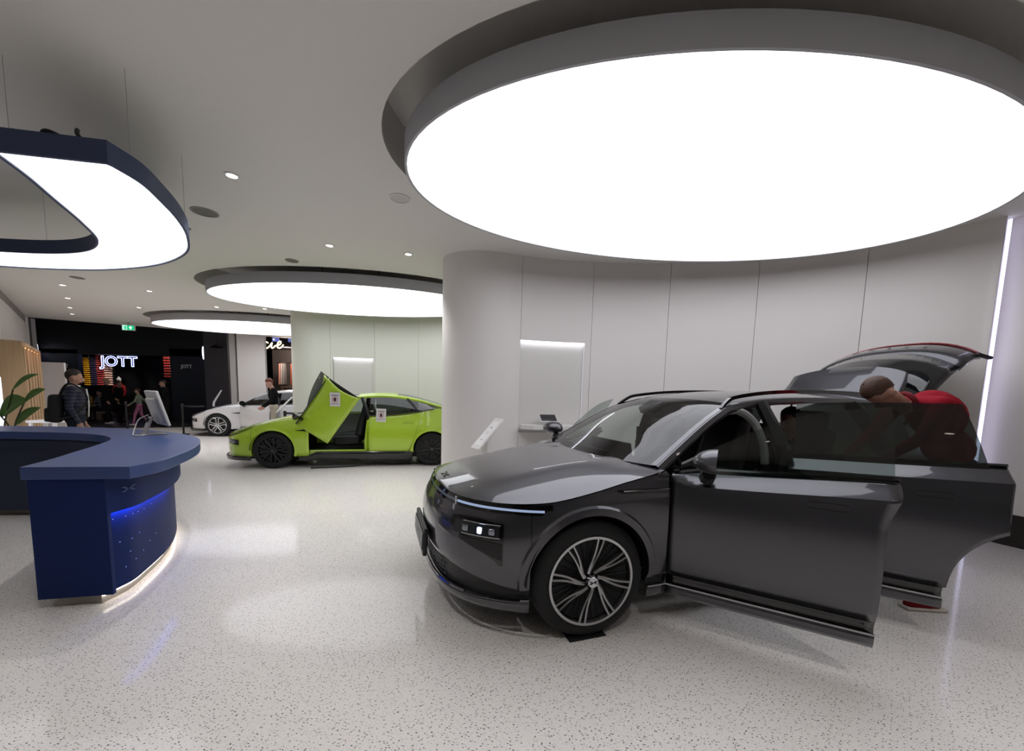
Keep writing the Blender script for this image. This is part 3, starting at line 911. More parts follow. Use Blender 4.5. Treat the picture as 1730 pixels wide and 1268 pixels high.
# ------------------------------------------------------------------ the grey SUV
G9 = Shape(
    plan=[(-.935, 0), (-.925, .2), (-.895, .4), (-.83, .57), (-.72, .715), (-.57, .83), (-.40, .905), (-.2, .935), (.1, .948), (.56, .952), (1.2, .957), (1.9, .957), (2.6, .952), (3.0, .945), (3.4, .925), (3.68, .87), (3.85, .74), (3.93, .5), (3.95, .25), (3.955, 0)],
    zt=[(-.95, .86), (-.6, .865), (-.3, .885), (0, .94), (.25, 1.0), (.56, 1.055), (1.1, 1.09), (1.7, 1.13), (2.3, 1.15), (2.8, 1.17), (3.4, 1.18), (4.0, 1.16)],
    ins_side=[(.18, .05), (.23, .03), (.28, .03), (.3, .045), (.345, .03), (.37, .016), (.5, .004), (.7, 0), (.86, .006), (.95, .014), (1.18, .02)],
    ins_front=[(.18, .10), (.22, .05), (.27, .035), (.3, .045), (.42, .03), (.5, .0), (.62, .0), (.74, .03), (.82, .075), (.87, .10), (1.0, .15)],
    ins_rear=[(.2, .08), (.35, .02), (.5, 0), (.8, .03), (1.15, .1)],
    rail=[(.52, .845, 1.075), (.75, .795, 1.215), (.95, .75, 1.33), (1.15, .705, 1.43), (1.35, .66, 1.50), (1.7, .632, 1.548), (2.1, .62, 1.572), (2.6, .612, 1.58), (3.1, .60, 1.572), (3.5, .58, 1.55)],
    cen=[(.36, 1.07), (.6, 1.20), (.82, 1.335), (1.04, 1.45), (1.27, 1.54), (1.68, 1.602), (2.1, 1.628), (2.6, 1.636), (3.1, 1.626), (3.5, 1.6)],
    arch_r=.425, wz=.38, shoulder=(.1, 1.5))
def build_g9():
    P = paint('paint_grey', '#4c4c51', metal=0.85, rough=.36)
    WS = glass('windscreen_glass', '#b9c4bd', 1.0)
    SG = glass('side_glass', '#aebbb4', 1.0)
    PV = glass('privacy_glass', '#2b3230', 1.0)
    sh = G9
    car = empty('grey_car', (.22, 3.25, 0), math.radians(19.1), 'dark grey SUV with two doors and tailgate open under the huge oval lamp', 'car')
    T = lambda x: sh.tx(x)
    tarch = T(-.405)
    # ---- front fascia, from one arch round to the other
    ts = [-tarch + 2 * tarch * i / 72 for i in range(73)]
    def blk_top(t):
        a = abs(t) / tarch
        return .445 if a < .42 else .445 + (.338 - .445) * min(1, (a - .42) / .5)
    grid('front_bumper', sh.patch(ts, blk_top, lambda t: .825, 10), P, car, flip=False)
    grid('lower_lip', sh.patch(ts, .192, .272, 4, .012), P, car, thick=.01)
    grid('lower_intake', sh.patch(ts, .268, blk_top, 5, -.012), M_PLBLK, car)
    for sg in (-1, 1):
        polyline_tube(sh, sg * T(-.46), sg * T(-.405), .277, .006, M_CHROME, car, 'chrome_trim', .014, 6)
    polyline_tube(sh, -sh.ty(.66), sh.ty(.66), .275, .011, M_CHROME, car, 'chrome_lip', .012, 40)
    # rows of little bars in the intake
    bm_ = None
    for r in range(4):
        for k in range(-9, 10):
            y = k * .048 + (.024 if r % 2 else 0)
            t = S(y) * sh.ty(abs(y)) if abs(y) > 1e-6 else 0
            p = sh.side(t, .305 + r * .034, -.002)
            if bm_ is None:
                o = multi('grille_bar', [box_vf(-.004, .004, -.016, .016, -.003, .003)], mat('grille_grey_bar', '#55565a', .3, metal=.6), car, smooth=False); bm_ = o.data
            else: o = link('grille_bar', bm_, None, car, smooth=False)
            o.location = p; o.rotation_euler = (0, 0, math.atan2(sh.nrm(abs(t))[1] * S(t), sh.nrm(abs(t))[0]) - math.pi)
    # light bar across the nose
    te = T(-.275)
    lb = grid('light_bar', sh.patch([-te + 2 * te * i / 80 for i in range(81)], lambda t: .812 if abs(t) < te * .97 else .84, lambda t: .862 + .012 * (abs(t) / te) ** 4, 3, .006), M_GLOSSBLK, car)
    for (a, b, mm, nm) in ((-.96, -.43, emitter('drl', '#b9cdf2', .42), 'running_light'), (.43, .96, emitter('drl', '#b9cdf2', .42), 'running_light'), (-.41, .41, mat('bar_lens', '#6d7884', .2), 'bar_lens')):
        grid(nm, sh.patch([te * (a + (b - a) * i / 30) for i in range(31)], .829, .843, 1, .009), mm, lb)
    for a in (-.42, .42):
        q = sh.side(te * a, .836, .012); rbox('bar_divider', q, (.012, .012, .05), M_CHROME, lb, (0, 0, 0), .003)
    # headlamps in black corner units
    for sg in (-1, 1):
        t0, t1 = sg * sh.ty(.555), sg * sh.ty(.835)
        hl = decal(sh, t0, t1, lambda f: .70 - .045 * f - .16 * f ** 1.2 if f < .93 else .497, lambda f: .752 + .018 * math.sin(math.pi * min(1, f * 1.15)), M_GLOSSBLK, car, 'headlamp_unit', .005, 16, 5)
        L = lambda f: t0 + (t1 - t0) * f
        grid('lamp_lens', sh.patch([L(.12 + .82 * i / 10) for i in range(11)], .662, .742, 2, .008), mat('lamp_glass', '#2a2d31', .08, coat=1), hl)
        for f, w_, c_ in ((.36, .045, mat('lamp_reflector', '#8c9097', .15, metal=.9)), (.62, .03, emitter('lamp_on', '#d6e4ff', 1.6)), (.82, .04, mat('lamp_reflector', '#8c9097', .15, metal=.9))):
            q = sh.side(L(f), .70, .008); rbox('lamp_module', q, (.02, w_, .04), c_, hl, (0, 0, math.atan2(sh.nrm(abs(L(f)))[1] * sg, sh.nrm(abs(L(f)))[0])), .008)
        for zz in (.742, .668):
            polyline_tube(sh, L(.3), L(.95), zz, .0035, M_CHROME, hl, 'lamp_trim', .010, 8)
        decal(sh, L(.25), L(.98), lambda f: .63 - .1 * f, lambda f: .655 - .02 * f, M_PLBLK, hl, 'air_slot', .009, 10, 2)
    # number plate
    pl = rbox('plate_holder', (-.955, 0, .475), (.03, .56, .20), M_PLBLK, car, (0, .06, 0), .012)
    pf = rbox('number_plate', (-.02, 0, 0), (.008, .52, .115), mat('plate_grey', '#5a5b5f', .35), pl, (0, 0, 0), .003)
    tm = text_mesh('XPENG', .085, .001); to = link('plate_lettering', tm, mat('plate_letters', '#b9babd', .4), pl, smooth=False)
    to.matrix_local = Matrix.Translation((-.0255, 0, 0)) @ frame((0, -1, 0), (0, 0, 1), (-1, 0, 0))
    # fenders
    for sg in (-1, 1):
        xs = sh.xs(-.402, .556, 16)
        tl = [sg * T(x) for x in xs]
        top_ = lambda t: sh.zt(t) - .004
        f_ = grid('front_fender', sh.patch(tl, lambda t: sh.arch(sh.pt(abs(t))[0], .345), top_, 16), P, car, flip=sg > 0)
        xr = [.428 + (.57 - .428) * i / 4 for i in range(5)]
        grid('sill_end', sh.patch([sg * T(x) for x in xr], .2, .275, 3, .012), P, car, flip=sg > 0, thick=.01)
        grid('sill_black', sh.patch([sg * T(x) for x in xr], .27, .345, 3, .0), M_PLBLK, car, flip=sg > 0)
        polyline_tube(sh, sg * T(.43), sg * T(.57), .279, .006, M_CHROME, car, 'chrome_trim', .014, 4)
        arch_strip(sh, 0, sg, P, car, lo=.34)
        gl_ = decal(sh, sg * T(.16), sg * T(.552), lambda f: .925 - .012 * f if f > .1 else .94, lambda f: .947 + .0 * f, M_GLOSSBLK, car, 'side_vent', .004, 10, 2)
        polyline_tube(sh, sg * T(.2), sg * T(.552), .941, .0045, M_CHROME, gl_, 'vent_blade', .007, 8)
        # rear quarter: behind the rear door, round to the tail
        xs = sh.xs(2.80, 3.9, 20)
        tl = [sg * T(x) for x in xs] + [sg * (T(3.9) + (sh.N - T(3.9)) * k / 10) for k in range(1, 11)]
        grid('rear_quarter', sh.patch(tl, lambda t: sh.arch(sh.pt(abs(t))[0], .345), lambda t: sh.zt(t) if sh.pt(abs(t))[0] < 3.62 else sh.zt(t) - .5 * min(1, (sh.pt(abs(t))[0] - 3.62) / .3), 16), P, car, flip=sg > 0)
        arch_strip(sh, 2.998, sg, P, car, lo=.34)
        grid('rear_lower', sh.patch([sg * (T(3.44) + (sh.N - T(3.44)) * k / 14) for k in range(15)], .2, .345, 3, 0), M_PLBLK, car, flip=sg > 0)
        # roof-side frame from the A pillar to the tail
        rows = []
        for dy_, dz_ in ((-.012, .004), (.012, -.004), (.026, -.03), (.022, -.055), (-.012, -.06)):
            rows.append([(r.x + (.02 if i < 45 and dz_ < -.01 else 0), (r.y + dy_) * sg, r.z + dz_) for i, r in enumerate(sh.rail)])
        grid('side_frame', rows, P, car, flip=sg < 0)
        rr = [Vector((r.x, (r.y - .002) * sg, r.z + .012)) for r in sh.rail[34:88]]
        rail_ = []
        nR = len(rr)
        for i, r in enumerate(rr):
            k = i / (nR - 1); h_ = .052 * min(1, k / .12, (1 - k) / .06)
            rail_.append(r + Vector((0, -.01 * sg, h_)))
        pts = []
        rows = [[(p.x, p.y - .012, p.z - .03) for p in rail_], [(p.x, p.y - .014, p.z) for p in rail_], [(p.x, p.y + .014, p.z) for p in rail_], [(p.x, p.y + .012, p.z - .03) for p in rail_]]
        grid('roof_rail', rows, M_GLOSSBLK, car, closed=False)
        pp = box('b_pillar', 1.63, 1.76, -.02, .02, .3, 1.2, M_PLBLK, car); pp.location = (0, sg * .86, 0)
        b0 = Vector((1.69, sg * .855, 1.15)); b1 = Vector((1.66, sg * .655, 1.52))
        tube('b_pillar_upper', [b0, b0.lerp(b1, .5) + Vector((0, sg * .01, 0)), b1], [.055, .05, .045], M_PLBLK, car, seg=6)
        b0 = Vector((2.95, sg * .83, 1.15)); b1 = Vector((2.78, sg * .63, 1.53))
        tube('c_pillar', [b0, b0.lerp(b1, .5) + Vector((0, sg * .02, 0)), b1], [.07, .06, .05], M_PLBLK, car, seg=6)
        grid('quarter_glass', side_glass(sh, 2.98, 3.45, PV, sg), PV, car)
        box('door_sill', .5, 2.62, -.06, .06, .24, .33, P, car, bevel=.015).location = (0, sg * .83, 0)
        box('kick_panel', .5, .62, -.02, .02, .3, 1.02, M_PLBLK, car).location = (0, sg * .86, 0)
    # hood
    ths = [T(.545) * i / 40 for i in range(41)]
    zc = [(-.86, .872), (-.77, .905), (-.6, .95), (-.4, .985), (-.2, 1.015), (0, 1.04), (.25, 1.062), (.5, 1.072)]
    rows = []
    for t in ths:
        e_ = sh.side(t, sh.zt(t) + .002)
        row = []
        for k in range(-12, 13):
            q = k / 12
            x = e_.x - (0.14 * (1 - q * q) * max(0, (e_.x + .1) / .6) if e_.x > -.1 else 0)
            z0 = interp(zc, e_.x)
            row.append((x, e_.y * q, z0 + (e_.z - z0) * abs(q) ** 3.2 + .012 * math.exp(-((abs(q) - .55) / .1) ** 2) * max(0, min(1, (e_.x + .55) / .5))))
        rows.append(row)
    grid('hood', rows, P, car, flip=True)
    q = Vector((-.775, 0, interp(zc, -.775) + .004)); sl = math.atan2(interp(zc, -.70) - interp(zc, -.83), .13)
    em = x_mark('hood_emblem', .075, mat('emblem_dark', '#2a2a2c', .25, metal=.8), car)
    em.matrix_local = Matrix.Translation(q) @ frame((0, -1, 0), (math.cos(sl), 0, math.sin(sl)), (-math.sin(sl), 0, math.cos(sl)))
    # windscreen, header and roof
    def top_grid(p0, p1, qa, qb, n=20, m_=16, lift=0.0):
        return [[sh.top(p0 + (p1 - p0) * i / n, qa + (qb - qa) * k / m_) + Vector((0, 0, lift)) for k in range(m_ + 1)] for i in range(n + 1)]
    ws = grid('windscreen', top_grid(0, 40, -.955, .955), WS, car, flip=True)
    grid('screen_band', top_grid(36.5, 40, -.955, .955, 4, 16, -.004), M_GLOSSBLK, ws, flip=True)
    grid('screen_band', top_grid(-0.0, 3.0, -.955, .955, 4, 16, -.004), M_GLOSSBLK, ws, flip=True)
    for sg in (-1, 1): grid('screen_band', top_grid(0, 40, sg * .955, sg * .91, 20, 2, -.003), M_GLOSSBLK, ws, flip=sg < 0)
    for sg in (-1, 1): grid('a_pillar', top_grid(0, 40, sg * .95, sg * 1.0, 20, 3, .003), P, car, flip=sg > 0)
    rbox('mirror_foot', (1.13, 0, 1.455), (.16, .2, .07), M_BLACK, car, (0, -.5, 0), .02)
    rbox('rear_view_mirror', (1.22, -.02, 1.38), (.03, .24, .065), M_BLACK, car, (0, 0, .1), .015)
    grid('roof_glass', top_grid(40, 80, -.8, .8), M_GLOSSBLK, car, flip=True)
    grid('roof_rear', top_grid(80, 90, -1, 1, 6), P, car, flip=True)
    for sg in (-1, 1): grid('roof_side', top_grid(40, 80, sg * .8, sg * 1.0, 20, 4, .001), P, car, flip=sg > 0)
    grid('head_lining', top_grid(38, 88, -.97, .97, 14, 10, -.045), mat('lining_grey', '#3d3d3f', .8), car)
    box('cowl', .30, .5, -.55, .55, .95, 1.03, M_PLBLK, car)
    # underbody, wells, wheels, cabin
    box('underbody', -.62, 3.6, -.62, .62, .2, .3, M_BLACK, car)
    box('engine_bay', -.66, .42, -.52, .52, .3, .80, M_BLACK, car)
    wheel_wells(sh, car, .93)
    box('boot_floor', 2.6, 3.8, -.7, .7, .6, .66, M_CABIN, car)
    for x in (0, 2.998):
        for sg in (-1, 1):
            wheel('front_wheel' if x == 0 else 'rear_wheel', car, x, sg * .825, .381, .285, .235, sg, spokes_swirl, steer=-.05 if x == 0 else 0)
    cabin(car, sh, .42, .74, .45, 3.4, dashz=1.0)
    # ---- doors, swung on their hinges
    def door(name, hx, xa, xb, sgn, ang, glass_m, gx, shear, arch=False, label=None, mirror=True):
        org = Vector((hx, sgn * .935, 0))
        xs = sh.xs(xa, xb, 22) if arch else [xa + (xb - xa) * i / 22 for i in range(23)]
        tl = [sgn * T(x) for x in xs]
        zb = (lambda t: sh.arch(sh.pt(abs(t))[0], .345)) if arch else .345
        def ztp(t): return sh.zt(t) - .012
        # slanted upper rear corner
        d_ = grid(name, sh.patch(tl, zb, ztp, 18), P, car, flip=sgn > 0, thick=.05, offset=-1 if True else 1)
        rel(d_, org)
        xe = 2.56 if arch else xb
        tl2 = [sgn * T(xa + (xe - xa) * i / 16) for i in range(17)]
        for nm, z0, z1, mm, ou, th in (('lower_black', .268, .348, M_GLOSSBLK, -.003, .03), ('lower_panel', .2, .272, P, .012, .04)):
            o = grid(nm, sh.patch(tl2, z0, z1, 3, ou), mm, d_, flip=sgn > 0, thick=th); o.data.transform(Matrix.Translation(-org))
        o = tube('chrome_trim', [sh.side(t, .279, .014) - org for t in tl2], .006, M_CHROME, d_, seg=6)
        o = tube('belt_trim', [sh.side(t, sh.zt(t) - .004, .012) - org for t in tl], .014, M_GLOSSBLK, d_, seg=6)
        g_ = side_glass(sh, gx[0], gx[1], glass_m, sgn, shear=shear, rows=6)
        o = grid('door_glass', g_, glass_m, d_); o.data.transform(Matrix.Translation(-org))
        x1 = xb - .36 if not arch else xb - .44
        hz = 0.955
        tA, tB = sgn * T(x1), sgn * T(x1 + .21)
        ha = [tA + (tB - tA) * i / 10 for i in range(11)]
        def cap(f): return .018 * min(1, math.sqrt(max(0, 1 - (2 * f - 1) ** 6)) + .05)
        o = grid('handle_outline', sh.patch(ha, lambda t: hz - cap((t - tA) / (tB - tA)) - .003, lambda t: hz + cap((t - tA) / (tB - tA)) + .003, 2, .0015), M_BLACK, d_, flip=sgn > 0); o.data.transform(Matrix.Translation(-org))
        hb = [tA + (tB - tA) * (.02 + .96 * i / 10) for i in range(11)]
        o = grid('door_handle', sh.patch(hb, lambda t: hz - cap((t - tA) / (tB - tA)) * .92, lambda t: hz + cap((t - tA) / (tB - tA)) * .92, 2, .003), P, d_, flip=sgn > 0); o.data.transform(Matrix.Translation(-org))
        o = grid('door_card', sh.patch(tl, (lambda t: sh.arch(sh.pt(abs(t))[0], .36) + .01), lambda t: sh.zt(t) - .03, 6, -.065), M_CABIN, d_); o.data.transform(Matrix.Translation(-org))
        if mirror:
            mirror_part(d_, org, sgn, Vector((.80, sgn * 1.02, 1.155)), P)
        if not arch:
            for ob in [d_] + [c for c in d_.children if c.name.startswith(('belt_trim', 'door_card'))]:
                for v in ob.data.vertices:
                    zz = v.co.z; xx = v.co.x + hx
                    if zz > .9: v.co.x += .06 * min(1, (zz - .9) / .17) * max(0, min(1, (xx - xb + .3) / .3))
        d_.rotation_euler = (0, 0, sgn * ang)
        return d_
    def mirror_part(parent, org, sgn, c, pm):
        rows = []
        for i in range(9):
            a = math.pi * i / 8
            rows.append([(-.075 * math.sin(a) ** .8 * (1 if True else 0) + .035 - .0, sgn * (-math.cos(a) * .125) , 0)] )
        # housing: half ellipsoid, flat mirror face to the rear
        V, F = [], []
        nu, nv = 12, 7
        R = []
        for i in range(nv + 1):
            ph = math.pi / 2 * i / nv
            R.append([(c.x + .04 - .135 * math.sin(ph), c.y + sgn * .05 + .125 * math.cos(ph) * math.cos(2 * math.pi * k / nu), c.z + .085 * math.cos(ph) * math.sin(2 * math.pi * k / nu) * (1.0 if math.sin(2 * math.pi * k / nu) > 0 else .8)) for k in range(nu)])
        hs = grid('mirror_housing', R, pm, parent, closed=True); hs.data.transform(Matrix.Translation(-org))
        f_ = pyd('mirror_glass', [R[0][k] for k in range(nu)], [tuple(range(nu))], M_GLOSSBLK, parent, smooth=False); f_.data.transform(Matrix.Translation(-org))
        ft = tube('mirror_foot', [Vector((c.x - .02, sgn * .90, c.z - .115)), Vector((c.x - .015, sgn * .96, c.z - .11)), Vector((c.x - .0, sgn * 1.03, c.z - .075))], [.045, .05, .04], M_PLBLK, parent, seg=8); ft.data.transform(Matrix.Translation(-org))
    door('front_door', .58, .575, 1.655, -1, math.radians(49), SG, (.62, 1.69), 0.0)
    door('front_door', .58, .575, 1.655, 1, math.radians(38), SG, (.62, 1.69), 0.0)
    door('rear_door', 1.70, 1.668, 2.80, -1, math.radians(52), glass('rear_door_glass', '#56605c', 1.0), (1.70, 2.72), -.10, arch=True, mirror=False)
    door('rear_door', 1.70, 1.668, 2.80, 1, 0.0, PV, (1.70, 2.72), -.10, arch=True, mirror=False)
    # ---- raised tailgate: spoiler, glass, outer skin with lettering, lamp bar
    def lid(x, z, w, bow_x, bow_z, y):
        k = (y / w) ** 2
        return Vector((x - bow_x * k, y, z - bow_z * k ** 1.3))
    NY = 18
    def lrow(x, z, w, bx, bz): return [lid(x, z, w, bx, bz, w * (2 * i / NY - 1)) for i in range(NY + 1)]
    tg = grid('tailgate', [lrow(4.35, 2.115, .69, .04, .19), lrow(4.5, 2.18, .70, .08, .18), lrow(4.65, 2.23, .71, .12, .18), lrow(4.76, 2.245, .72, .16, .19)], P, car, thick=.04, offset=1)
    grid('rear_glass', [lrow(3.85, 1.82, .66, -.05, .22), lrow(4.02, 1.93, .67, 0, .22), lrow(4.2, 2.04, .68, .02, .20), lrow(4.36, 2.12, .69, .04, .19)], mat('gate_glass', '#17191a', .06, coat=.6), tg, thick=.02, offset=1)
    grid('gate_frame', [lrow(3.62, 1.64, .62, -.05, .10), lrow(3.86, 1.825, .66, -.05, .22)], M_PLBLK, tg, thick=.02, offset=1)
    sp = grid('spoiler', [lrow(3.50, 1.61, .60, .02, .05), lrow(3.60, 1.70, .60, .02, .06), lrow(3.72, 1.84, .58, .05, .08), lrow(3.84, 1.945, .56, .12, .09), lrow(3.90, 1.95, .55, .13, .10)], P, tg, thick=.03, offset=1)
    tb = grid('tail_lamp', [lrow(4.755, 2.254, .715, .16, .19), lrow(4.79, 2.237, .72, .16, .19)], mat('tail_red', '#8e1420', .2, coat=1), tg, thick=.012)
    tip = rbox('gate_tip', (4.59, -.73, 2.05), (.14, .05, .03), M_PLBLK, tg, (0, .3, -.5), .01)
    for i, ch in enumerate('XPENG'):
        m1 = text_mesh(ch, .07, .001); y = -.30 + i * .17
        p0 = lid(4.55, 2.197, .703, .09, .18, y)
        o = link('gate_letter', m1, M_BLACK, tg, smooth=False)
        o.matrix_local = Matrix.Translation(p0 + Vector((-.006, 0, .008))) @ frame((0, 1, 0), (-.93, 0, -.37), (-.37, 0, .93))
    tube('pillar_trim', spline([(1.62, -.77, 1.04), (1.60, -.755, 1.2), (1.545, -.705, 1.36), (1.44, -.665, 1.445), (1.30, -.65, 1.44)], 6), [.03] * 19 + [.024] * 6, mat('trim_pale', '#8f918f', .7), car, seg=8)
    for sg in (-1, 1):
        tube('gas_strut', [(3.62, sg * .60, 1.25), (3.98, sg * .62, 1.78)], .012, M_BLACK, tg, seg=6)
    return car
g9 = build_g9()
# ------------------------------------------------------------------ the two fastback sedans
P7 = Shape(
    plan=[(-.955, 0), (-.945, .2), (-.915, .4), (-.86, .56), (-.75, .70), (-.6, .80), (-.38, .875), (-.1, .91), (.3, .918), (.7, .918), (1.2, .918), (1.8, .92), (2.4, .93), (2.9, .94), (3.3, .925), (3.6, .86), (3.78, .72), (3.87, .45), (3.885, .2), (3.89, 0)],
    zt=[(-.97, .645), (-.8, .66), (-.55, .735), (-.36, .80), (-.1, .87), (.2, .95), (.5, 1.0), (.8, 1.02), (1.3, 1.03), (1.8, 1.045), (2.3, 1.08), (2.8, 1.15), (3.1, 1.2), (3.5, 1.17), (3.9, 1.1)],
    ins_side=[(.12, .05), (.2, .03), (.33, .012), (.5, .004), (.62, 0), (.74, .006), (.86, .03), (.95, .06), (1.05, .09), (1.2, .13)],
    ins_front=[(.12, .03), (.2, .0), (.3, .01), (.45, .0), (.56, .0), (.63, .03), (.68, .08), (.8, .16)],
    ins_rear=[(.2, .08), (.4, .02), (.7, 0), (1.0, .03), (1.2, .06)],
    rail=[(.55, .80, 1.0), (.8, .755, 1.14), (1.05, .70, 1.265), (1.3, .64, 1.365), (1.55, .60, 1.42), (1.95, .585, 1.455), (2.3, .585, 1.44), (2.7, .60, 1.38), (3.05, .635, 1.29), (3.45, .68, 1.18)],
    cen=[(.40, 1.0), (.66, 1.13), (.93, 1.27), (1.2, 1.39), (1.48, 1.475), (1.9, 1.515), (2.3, 1.505), (2.72, 1.44), (3.12, 1.33), (3.55, 1.2)],
    arch_r=.385, wz=.352)
def notice(parent, M4):
    """white paper with two print lines and a red ring around a dark hand"""
    pp = pyd('paper_notice', [(-.095, -.135, 0), (.095, -.135, 0), (.095, .135, 0), (-.095, .135, 0)], [(0, 1, 2, 3)], mat('paper_white', '#e6e2e2', .7), parent, smooth=False, thick=.002)
    pp.matrix_local = M4
    multi('ring', [lathe_vf([(.048, .002), (.057, .002)], 28, 'z')], mat('print_red', '#b04a4e', .7), pp)
    hp = spline([(-.018, -.035, 0), (-.026, -.005, 0), (-.03, .018, 0), (-.02, .022, 0), (-.012, .034, 0), (-.002, .038, 0), (.01, .034, 0), (.018, .024, 0), (.024, .0, 0), (.018, -.035, 0)], 3)
    pyd('hand_symbol', [(p.x, p.y, .003) for p in hp], [tuple(range(len(hp)))], mat('print_dark', '#4b2430', .7), pp, smooth=False)
    for y, w in ((.085, .075), (.075, .06), (-.085, .078)):
        pyd('print_line', [(-w, y - .005, .0025), (w, y - .005, .0025), (w, y + .005, .0025), (-w, y + .005, .0025)], [(0, 1, 2, 3)], mat('print_grey', '#8b8690', .7), pp, smooth=False)
    return pp
def build_p7(name, loc, rz, col, label, spoke, raised, far_trim):
    sh = P7
    P = paint('paint_' + name, col, rough=.3)
    WS = glass('windscreen_glass', '#b9c4bd', 1.0)
    SG = glass('side_glass', '#aebbb4', 1.0)
    PV = glass('privacy_mid', '#4a5250', 1.0)
    car = empty(name, loc, rz, label, 'car')
    T = sh.tx
    tarch = T(-.378)
    ts = [-tarch + 2 * tarch * i / 56 for i in range(57)]
    def ztop(t):
        return sh.zt(t) - .012
    grid('front_bumper', sh.patch(ts, lambda t: .235 + .0 * t, ztop, 9), P, car)
    grid('front_splitter', sh.patch(ts, lambda t: .165, .24, 3, .022), M_GLOSSBLK, car, thick=.02)
    # slim lamp slit and lower lamp
    te = T(-.37)
    sl = grid('light_bar', sh.patch([-te + 2 * te * i / 60 for i in range(61)], lambda t: sh.zt(t) - .055 + .03 * (abs(t) / te) ** 3, lambda t: sh.zt(t) - .022, 2, .005), M_GLOSSBLK, car)
    for sg in (-1, 1):
        t0, t1 = sg * sh.ty(.60), sg * sh.ty(.80)
        hl = decal(sh, t0, t1, lambda f: .475 - .03 * f, lambda f: .555 - .005 * f, M_GLOSSBLK, car, 'headlamp', .005, 10, 3)
        decal(sh, t0 + (t1 - t0) * .2, t0 + (t1 - t0) * .85, .485, .535, mat('lamp_glass_b', '#565a60', .1, coat=1), hl, 'lamp_lens', .008, 8, 2)
        if not raised or True:
            pass
        xs = sh.xs(-.374, .635, 16)
        grid('front_fender', sh.patch([sg * T(x) for x in xs], lambda t: sh.arch(sh.pt(abs(t))[0], .235), lambda t: sh.zt(t) - .004, 9), P, car, flip=sg > 0, thick=.012)
        arch_strip(sh, 0, sg, P, car, w=.035, out=.006, lo=.24)
        arch_strip(sh, 2.998, sg, P, car, w=.035, out=.006, lo=.3)
        decal(sh, sg * T(.40), sg * T(.633), lambda f: .735 - .012 * f, lambda f: .742 + .022 * f, M_GLOSSBLK, car, 'side_vent', .004, 8, 2)
        # skirts
        xs = [.395 + (2.6 - .395) * i / 12 for i in range(13)]
        grid('side_skirt', sh.patch([sg * T(x) for x in xs], .135, lambda t: .225 if sh.pt(abs(t))[0] < .66 else .315, 3, .004), M_GLOSSBLK, car, flip=sg > 0, thick=.03)
        # rear quarter
        xs = sh.xs(2.545, 3.7, 26)
        tl = [sg * T(x) for x in xs] + [sg * (T(3.7) + (sh.N - T(3.7)) * k / 12) for k in range(1, 13)]
        def qb(t):
            x = sh.pt(abs(t))[0]
            return max(sh.arch(x, .315), .315)
        def qcut(t):
            x = sh.pt(abs(t))[0]
            return min(sh.zt(t), .33 + (x - 2.545) * 3.0) if x < 2.80 else sh.zt(t)
        grid('rear_quarter', sh.patch(tl, qb, qcut, 9), P, car, flip=sg > 0)
        grid('rear_lower', sh.patch([sg * (T(3.4) + (sh.N - T(3.4)) * k / 12) for k in range(13)], .18, .32, 3, -.01), M_GLOSSBLK, car, flip=sg > 0)
        # roof side frame
        rows = []
        for dy_, dz_ in ((-.012, .006), (.014, -.006), (.022, -.028), (.018, -.045), (-.012, -.05)):
            rows.append([(r.x, (r.y + dy_) * sg, r.z + dz_) for r in sh.rail])
        grid('side_frame', rows, P, car, flip=sg < 0)
        tube('b_pillar', [(1.72, sg * .80, .32), (1.74, sg * .80, 1.0), (1.60, sg * .60, 1.39)], [.05, .05, .035], M_PLBLK, car, seg=6)
        tube('c_pillar', [(2.72, sg * .80, 1.1), (2.62, sg * .70, 1.25), (2.5, sg * .585, 1.39)], [.03, .035, .03], M_PLBLK, car, seg=6)
        grid('quarter_glass', side_glass(sh, 2.72, 3.2, PV, sg, ztop=.035), mat('quarter_black', '#0d0e0f', .1, coat=.5), car)
        # rear door, closed
        xs = sh.xs(1.735, 2.79, 16)
        def dcut(t):
            x = sh.pt(abs(t))[0]
            return max(.315, .33 + (x - 2.545) * 3.0 + .012) if x > 2.54 else .315
        dr = grid('rear_door', sh.patch([sg * T(x) for x in xs], lambda t: min(dcut(t), sh.zt(t) - .03), lambda t: sh.zt(t) - .012, 9), P, car, flip=sg > 0, thick=.03)
        tube('belt_trim', [sh.side(sg * T(x), sh.zt(T(x)) - .006, .006) for x in [1.74 + (3.05 - 1.74) * i / 14 for i in range(15)]], .011, M_GLOSSBLK, dr, seg=6)
        grid('door_glass', side_glass(sh, 1.76, 2.72, SG, sg, ztop=.035), PV if sg > 0 else SG, dr)
        hA, hB = sg * T(2.42), sg * T(2.62)
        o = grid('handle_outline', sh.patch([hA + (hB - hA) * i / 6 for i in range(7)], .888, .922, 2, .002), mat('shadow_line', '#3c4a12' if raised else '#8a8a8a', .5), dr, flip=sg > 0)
        grid('door_handle', sh.patch([hA + (hB - hA) * (.02 + .96 * i / 6) for i in range(7)], .892, .918, 2, .0035), P, dr, flip=sg > 0)
        box('door_sill', .62, 1.75, -.05, .05, .2, .345, P, car, bevel=.02).location = (0, sg * .80, 0)
        tube('door_post', [(1.70, sg * .80, .30), (1.69, sg * .835, .5), (1.73, sg * .85, .95)], [.055, .045, .03], P, car, seg=6)
